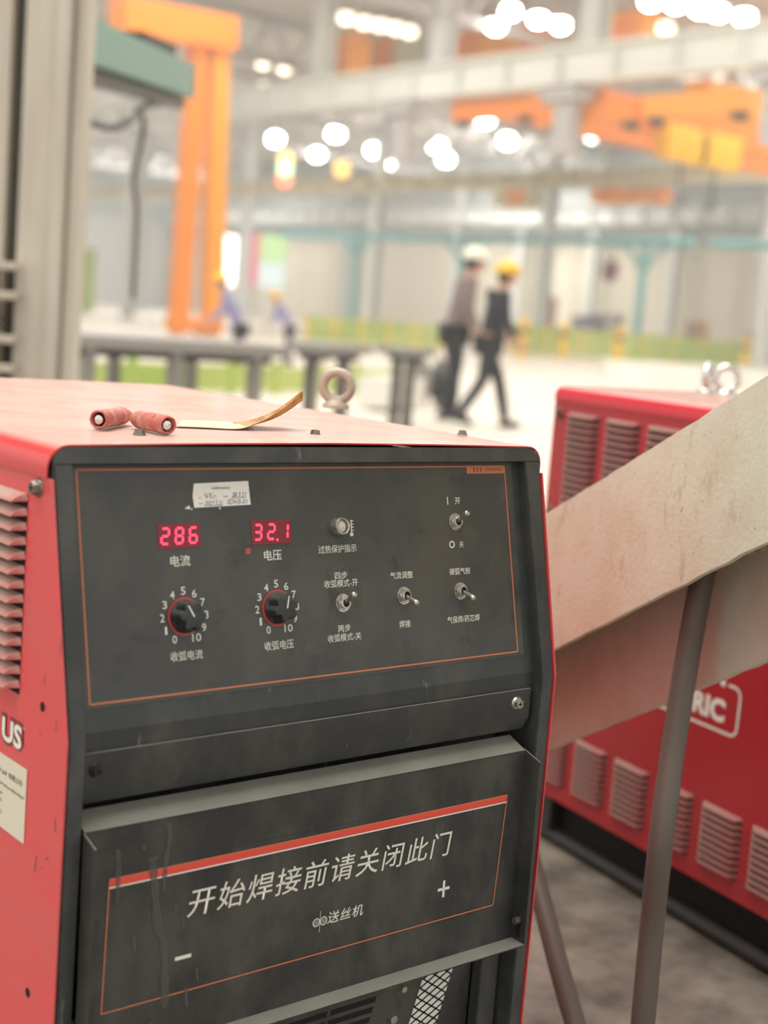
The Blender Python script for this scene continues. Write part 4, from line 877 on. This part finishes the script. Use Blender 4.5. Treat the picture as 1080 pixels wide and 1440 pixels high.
    for k in range(9):
        bm = B(); y_, z_ = rnd.uniform(0.012, 0.05), rnd.uniform(0.36, 0.62); L_ = rnd.uniform(0.003, 0.016)
        line(bm, Sm, (-y_, z_), (-y_ - rnd.uniform(-0.002, 0.003), z_ - L_), rnd.uniform(0.0005, 0.0018), 0.0002 ); obj('scuff_mark', bm, sm_, side)
    # top screws and lifting eye
    for x, y in ((0.1172, 0.1156), (0.3233, 0.1281), (0.5343, 0.1408)):
        hexscrew('cover_screw', Matrix.Translation((x, y, H_ + 0.0018)), 0.0048, M['bolt'], t)
    eb = B(); ex, ey, ez = 0.602, 0.455, H_ + 0.002
    ex = 0.535; 
    return t, side
PA = (0.5312, 1.0085, 0.0746)
wa, _ = welder(PA, 0, 'red welding power source with black control panel, red digital displays and two knobs', 0)
rz2 = math.radians(-10.168)
P2 = Vector((1.9328, 1.8392, 0.0)) - Vector((0.1765, 0.9843, 0))*D_
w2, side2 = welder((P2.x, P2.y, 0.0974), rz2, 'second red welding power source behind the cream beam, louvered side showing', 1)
# logo on the second machine side (right way round when seen from its left)
S2 = plane_M((-0.0014, D_, 0), (0, -1, 0), (0, 0, 1))
text_obj('side_lettering', 'ELECTRIC', S2, (0.315, 0.526, 0.2665, 0.3040), M['white'], side2, bold=0.045, lift=0.0006)
text_obj('side_lettering', 'LINCOLN', S2, (0.315, 0.520, 0.3245, 0.3640), M['white'], side2, bold=0.045, lift=0.0006)
bm = B(); lw = 0.0045; x0, x1, z0, z1, rr = 0.300, 0.556, 0.253, 0.330, 0.014
pts = [(x0, z0)]
for a in range(-90, 1, 15): pts.append((x1 - rr + rr*math.cos(math.radians(a)), z0 + rr + rr*math.sin(math.radians(a))))
for a in range(0, 91, 15): pts.append((x1 - rr + rr*math.cos(math.radians(a)), z1 - rr + rr*math.sin(math.radians(a))))
pts.append((x1 - 0.028, z1))
for a, b in zip(pts, pts[1:]): line(bm, S2, a, b, lw, 0.0006)
obj('logo_outline', bm, M['white'], side2)
bm = B(); slab(bm, S2, 0.014, 0.03, 0.700, 0.706, 0, 0.004); obj('edge_clip', bm, M['blackbolt'], w2)
hexscrew('cover_screw', S2 @ Matrix.Translation((0.014, 0.712, 0)), 0.006, M['bolt'], w2); hexscrew('cover_screw', S2 @ Matrix.Translation((0.014, 0.530, 0)), 0.006, M['bolt'], w2)
# lifting eyes
def eye(parent, loc, rz, Rr, r, m, name='lifting_eye'):
    Mx = Matrix.Translation(loc) @ Matrix.Rotation(rz, 4, 'Z')
    bm = B(); torus(bm, Mx @ Matrix.Translation((0, 0, Rr + r*1.6)), Rr, r, 32, 12)
    o = obj(name, bm, m, parent, 60)
    bm = B(); n_ = 28; pr = [(Rr*0.95, 0.0), (Rr*0.95, r*0.7), (Rr*0.62, r*1.5), (Rr*0.5, r*1.9)]
    rg = [[bm.verts.new(Mx @ Vector((a*math.cos(2*PI*i/n_), a*math.sin(2*PI*i/n_), b))) for i in range(n_)] for a, b in pr]
    for a, b in zip(rg, rg[1:]):
        for i in range(n_): bm.faces.new((a[i], a[(i+1) % n_], b[(i+1) % n_], b[i]))
    bm.faces.new(rg[0]); bm.faces.new(rg[-1]); obj('eye_collar', bm, m, o, 60); return o
pe = at(472, 574, 'z', PA[2] + H_ + 0.002)
eye(wa, (pe.x - PA[0], pe.y - PA[1], H_ + 0.0022), math.radians(-48), 0.0182, 0.0060, M['eyebolt'])
pz = 0.0974 + H_ + 0.002
for k, (x, y, ang) in enumerate(((1020, 556, -40), (986, 552, 25))):
    p = at(x, y, 'z', pz); Li = Matrix.Rotation(-rz2, 4, 'Z') @ Vector((p.x - P2.x, p.y - P2.y, 0))
    Li.x = min(max(Li.x, 0.05), 0.5); Li.y = min(max(Li.y, 0.05), 0.74)
    eye(w2, (Li.x, Li.y, H_ + 0.0022), math.radians(ang) - rz2, 0.0215, 0.0066, M['shiny'])

# ---------------------------------------------------------------- things lying on the machine top
TZ = PA[2] + H_ + 0.0024
def sleeve(pa, pb, label, group=None):
    """hollow red rubber sleeve, open end at pa"""
    pa, pb = Vector(pa), Vector(pb); d = (pb - pa); L = d.length; r = 0.0088
    base = (pa.x, pa.y, TZ); ang = math.atan2(d.y, d.x)
    t = empty('rubber_sleeve', base, ang, label=label, cat='sleeve', group=group)
    bm = B(); n_ = 24; rnd = random.Random(int(pa.x*1e4)); rg = []
    for x, rr in [(0.016, 0.0062), (0.0005, 0.0066), (-0.0006, 0.0080), (0.002, r*1.03), (L*0.3, r*0.98), (L*0.6, r), (L*0.85, r*0.94), (L*0.97, r*0.7), (L, r*0.4)]:
        rg.append([bm.verts.new((x + rnd.uniform(-1, 1)*0.0004, rr*math.cos(2*PI*i/n_)*(1 + rnd.uniform(-.03, .03)), r + 0.0002 + rr*math.sin(2*PI*i/n_)*(1 + rnd.uniform(-.03, .03)))) for i in range(n_)])
    for a, b in zip(rg, rg[1:]):
        for i in range(n_): bm.faces.new((a[i], a[(i+1) % n_], b[(i+1) % n_], b[i]))
    bm.faces.new(rg[-1]); bm.faces.new(rg[0]); obj('sleeve', bm, M['tape'], t, 50)
    bm = B(); tube(bm, [(0.0155, 0, r), (0.004, 0.0003, r), (0.0012, 0.0004, r), (-0.0002, 0.0005, r)], 0, 16, [0.0046, 0.0046, 0.0042, 0.0016]); obj('metal_pin', bm, M['shiny'], t, 50)
    bm = B(); bmesh.ops.create_cone(bm, cap_ends=True, segments=24, radius1=0.0064, radius2=0.0064, depth=0.0006, matrix=Matrix.Translation((0.0085, 0, r)) @ Matrix.Rotation(PI/2, 4, 'Y')); obj('dark_bore', bm, M['dark'], t)
    return t
s0 = at(137, 602, 'z', TZ); s1 = at(186, 592, 'z', TZ); e0 = at(236, 612, 'z', TZ)
dirn = Vector((-0.62, -0.78, 0))                                 # towards the camera
sleeve((s0.x - 0.006, s0.y - 0.012, 0), (s0.x + 0.052, s0.y + 0.040, 0), 'faded red rubber sleeve with metal pin, the left one, opening to the left')
sleeve((e0.x, e0.y, 0), (e0.x - 0.001, e0.y + 0.060, 0), 'faded red rubber sleeve with metal pin, the right one nearer the front edge')
# dry leaf
bm = B(); lf = spline([(0.0, 0.0, 0.0006), (0.03, 0.004, 0.0008), (0.06, 0.0, 0.001), (0.082, -0.002, 0.005), (0.105, 0.0, 0.014), (0.128, 0.003, 0.030)], 6); wd = [0.036, 0.040, 0.038, 0.030, 0.020, 0.0015]
rows = []
for i, p in enumerate(lf):
    f = i/(len(lf)-1)*5; k = min(4, int(f)); ww = wd[k] + (wd[k+1] - wd[k])*(f - k); 
    cup = 0.0006 + 0.010*max(0, (f - 2.2))/2.8
    rows.append([bm.verts.new((p[0] + j*0.3*ww, p[1] + j*ww, p[2] + cup*(abs(j)**1.5))) for j in (-1, -0.5, 0, 0.5, 1)])
for a, b in zip(rows, rows[1:]):
    for j in range(4): bm.faces.new((a[j], a[j+1], b[j+1], b[j]))
for f in bm.faces: f.smooth = True; f.material_index = 1 if f.calc_center_median().x > 0.066 else 0
me = bpy.data.meshes.new('dry_leaf'); bm.to_mesh(me); bm.free()
lp = at(250, 597, 'z', TZ); lo = link('dry_leaf', me, [M['leaf'], M['leaf2']]); lo.location = (lp.x, lp.y, TZ + 0.0004); lo.rotation_euler = (0, 0, math.radians(-18))
so = lo.modifiers.new('s', 'SOLIDIFY'); so.thickness = 0.0006; so.offset = 1
tag(lo, 'long dry leaf with pale flat end and curled orange-brown tip lying on the machine', 'leaf')

# ---------------------------------------------------------------- cream steel channel leaning past both machines
def onX(px, py, x): return at(px, py, 'x', x)
a1, a2 = far(785, 712, 1.88), far(1080, 528, 1.53); c1_, c2_ = far(785, 910, 1.88), far(1080, 761, 1.53)
bt = empty('steel_channel', ((a1.x + a2.x)/2, (a1.y + a2.y)/2, 0), label='cream painted steel channel slanting up from behind the machine', cat='beam')
O = Vector(bt.location)
def ext(p, q2, s, e): d = q2 - p; return p - d*s, q2 + d*e
T0, T1 = ext(a1, a2, 1.35, 1.1); B0, B1 = ext(c1_, c2_, 1.35, 1.1)
nF = (T1 - T0).cross(B0 - T0).normalized()
if nF.dot(CAM - T0) < 0: nF = -nF
def plate(name, A, B_, C_, D, th, m, seed=0, segs=60):
    """plate with slightly ragged long edges: A-B upper edge, D-C lower edge"""
    bm = B(); rnd = random.Random(seed); up = (A - D).normalized(); f1, f2 = [], []
    nn = (B_ - A).cross(D - A).normalized()
    if nn.dot(CAM - A) < 0: nn = -nn
    for k in range(segs + 1):
        s = k/segs; u = A.lerp(B_, s) + up*rnd.uniform(-0.0010, 0.0006); l_ = D.lerp(C_, s) + up*rnd.uniform(-0.0012, 0.0012)
        f1.append((bm.verts.new(u - O), bm.verts.new(l_ - O))); f2.append((bm.verts.new(u - nn*th - O), bm.verts.new(l_ - nn*th - O)))
    for k in range(segs):
        a, b = f1[k], f1[k+1]; c, d = f2[k], f2[k+1]
        bm.faces.new((a[0], b[0], b[1], a[1])); bm.faces.new((c[0], c[1], d[1], d[0])); bm.faces.new((a[0], c[0], d[0], b[0])); bm.faces.new((a[1], b[1], d[1], c[1]))
    bm.faces.new((f1[0][0], f1[0][1], f2[0][1], f2[0][0])); bm.faces.new((f1[-1][0], f2[-1][0], f2[-1][1], f1[-1][1]))
    return obj(name, bm, m, bt, 30)
plate('front_flange', T0, T1, B1, B0, 0.007, M['beamplate'], 1)
back = Vector((0.115, 0.0, 0.0))
BT0, BT1 = T0 + back, T1 + back
# rear flange hangs lower
r1_, r2_ = onX(779, 1051, a1.x + 0.115), onX(1080, 928, a2.x + 0.115)
Q0, Q1 = ext(r1_, r2_, 1.35, 1.1)
plate('rear_flange', BT0, BT1, Q1, Q0, 0.007, M['beamback'], 2)
wm = B(); up = Vector((0, 0, 0.004))
for A_, B_ in ((T0, T1),):
    vs = [T0 + Vector((0.002, 0, -0.001)), T1 + Vector((0.002, 0, -0.001)), BT1 + Vector((0, 0, -0.001)), BT0 + Vector((0, 0, -0.001))]
    prism(wm, [v - O for v in vs], (0, 0, -0.006))
obj('web', wm, M['beamrust'], bt)
pr_ = B(); pA, pB = far(1050, 772, 1.66), far(1110, 760, 1.62); cyl(pr_, pA - O, pB - O, 0.008, n=12); obj('cross_rod', pr_, M['beamrust'], bt, 40)

# ---------------------------------------------------------------- hoses
hs = [far(1004, 700, 1.74), far(996, 770, 1.73), far(984, 830, 1.72), far(966, 930, 1.72), far(947, 1050, 1.72), far(930, 1180, 1.71), far(916, 1310, 1.76), far(903, 1450, 1.82), far(893, 1560, 1.86)]
hs = [p for p in hs]
endp = hs[-1]; hs += [Vector((endp.x - 0.01, endp.y - 0.02, 0.05)), Vector((endp.x + 0.02, endp.y - 0.12, 0.016)), Vector((endp.x + 0.30, endp.y - 0.25, 0.015))]
hs[7] = far(903, 1450, 1.80); 
tag(obj('rubber_hose', tube(B(), spline(hs, 8), 0.0142, 16), M['hose'], None, 60), 'grey rubber hose hanging down in front of the second machine', 'hose')
cb = [far(735, 1150, 2.10), far(748, 1215, 2.02), far(768, 1290, 1.97), far(786, 1360, 1.94), far(806, 1430, 1.92), far(828, 1500, 1.90)]
lastp = cb[-1]; cb += [Vector((lastp.x + 0.01, lastp.y - 0.05, 0.02)), Vector((lastp.x - 0.12, lastp.y - 0.30, 0.016))]
tag(obj('welding_cable', tube(B(), spline(cb, 8), 0.0135, 14), M['hose'], None, 60), 'dark welding cable slanting down behind the front machine right edge', 'cable')
p = at(779, 1131, 'z', 0.03)
t = empty('metal_bracket', (p.x, p.y, 0), 0.2, label='small pale metal bracket on the floor behind the second machine corner', cat='bracket')
obj('plate', box(B(), -0.03, 0.03, -0.02, 0.02, 0, 0.006, 0.001), M['white'], t); obj('upright', box(B(), -0.03, 0.03, 0.012, 0.02, 0, 0.05, 0.001), M['white'], t)

# ---------------------------------------------------------------- dusty air of the hall
hz_ = bpy.data.materials.new('hall_haze'); hz_.use_nodes = True; nt = hz_.node_tree
for n_ in list(nt.nodes):
    if n_.type != 'OUTPUT_MATERIAL': nt.nodes.remove(n_)
vs_ = nt.nodes.new('ShaderNodeVolumeScatter'); vs_.inputs['Density'].default_value = 0.0065; vs_.inputs['Anisotropy'].default_value = 0.0; vs_.inputs['Color'].default_value = (1.0, 0.98, 0.93, 1)
nt.links.new(vs_.outputs[0], [n_ for n_ in nt.nodes if n_.type == 'OUTPUT_MATERIAL'][0].inputs['Volume'])
hb_ = obj('hall_haze', box(B(), 3.2, XW - 0.2, 3.2, YW - 0.2, 0.01, ZC - 0.02), hz_); hb_['kind'] = 'structure'
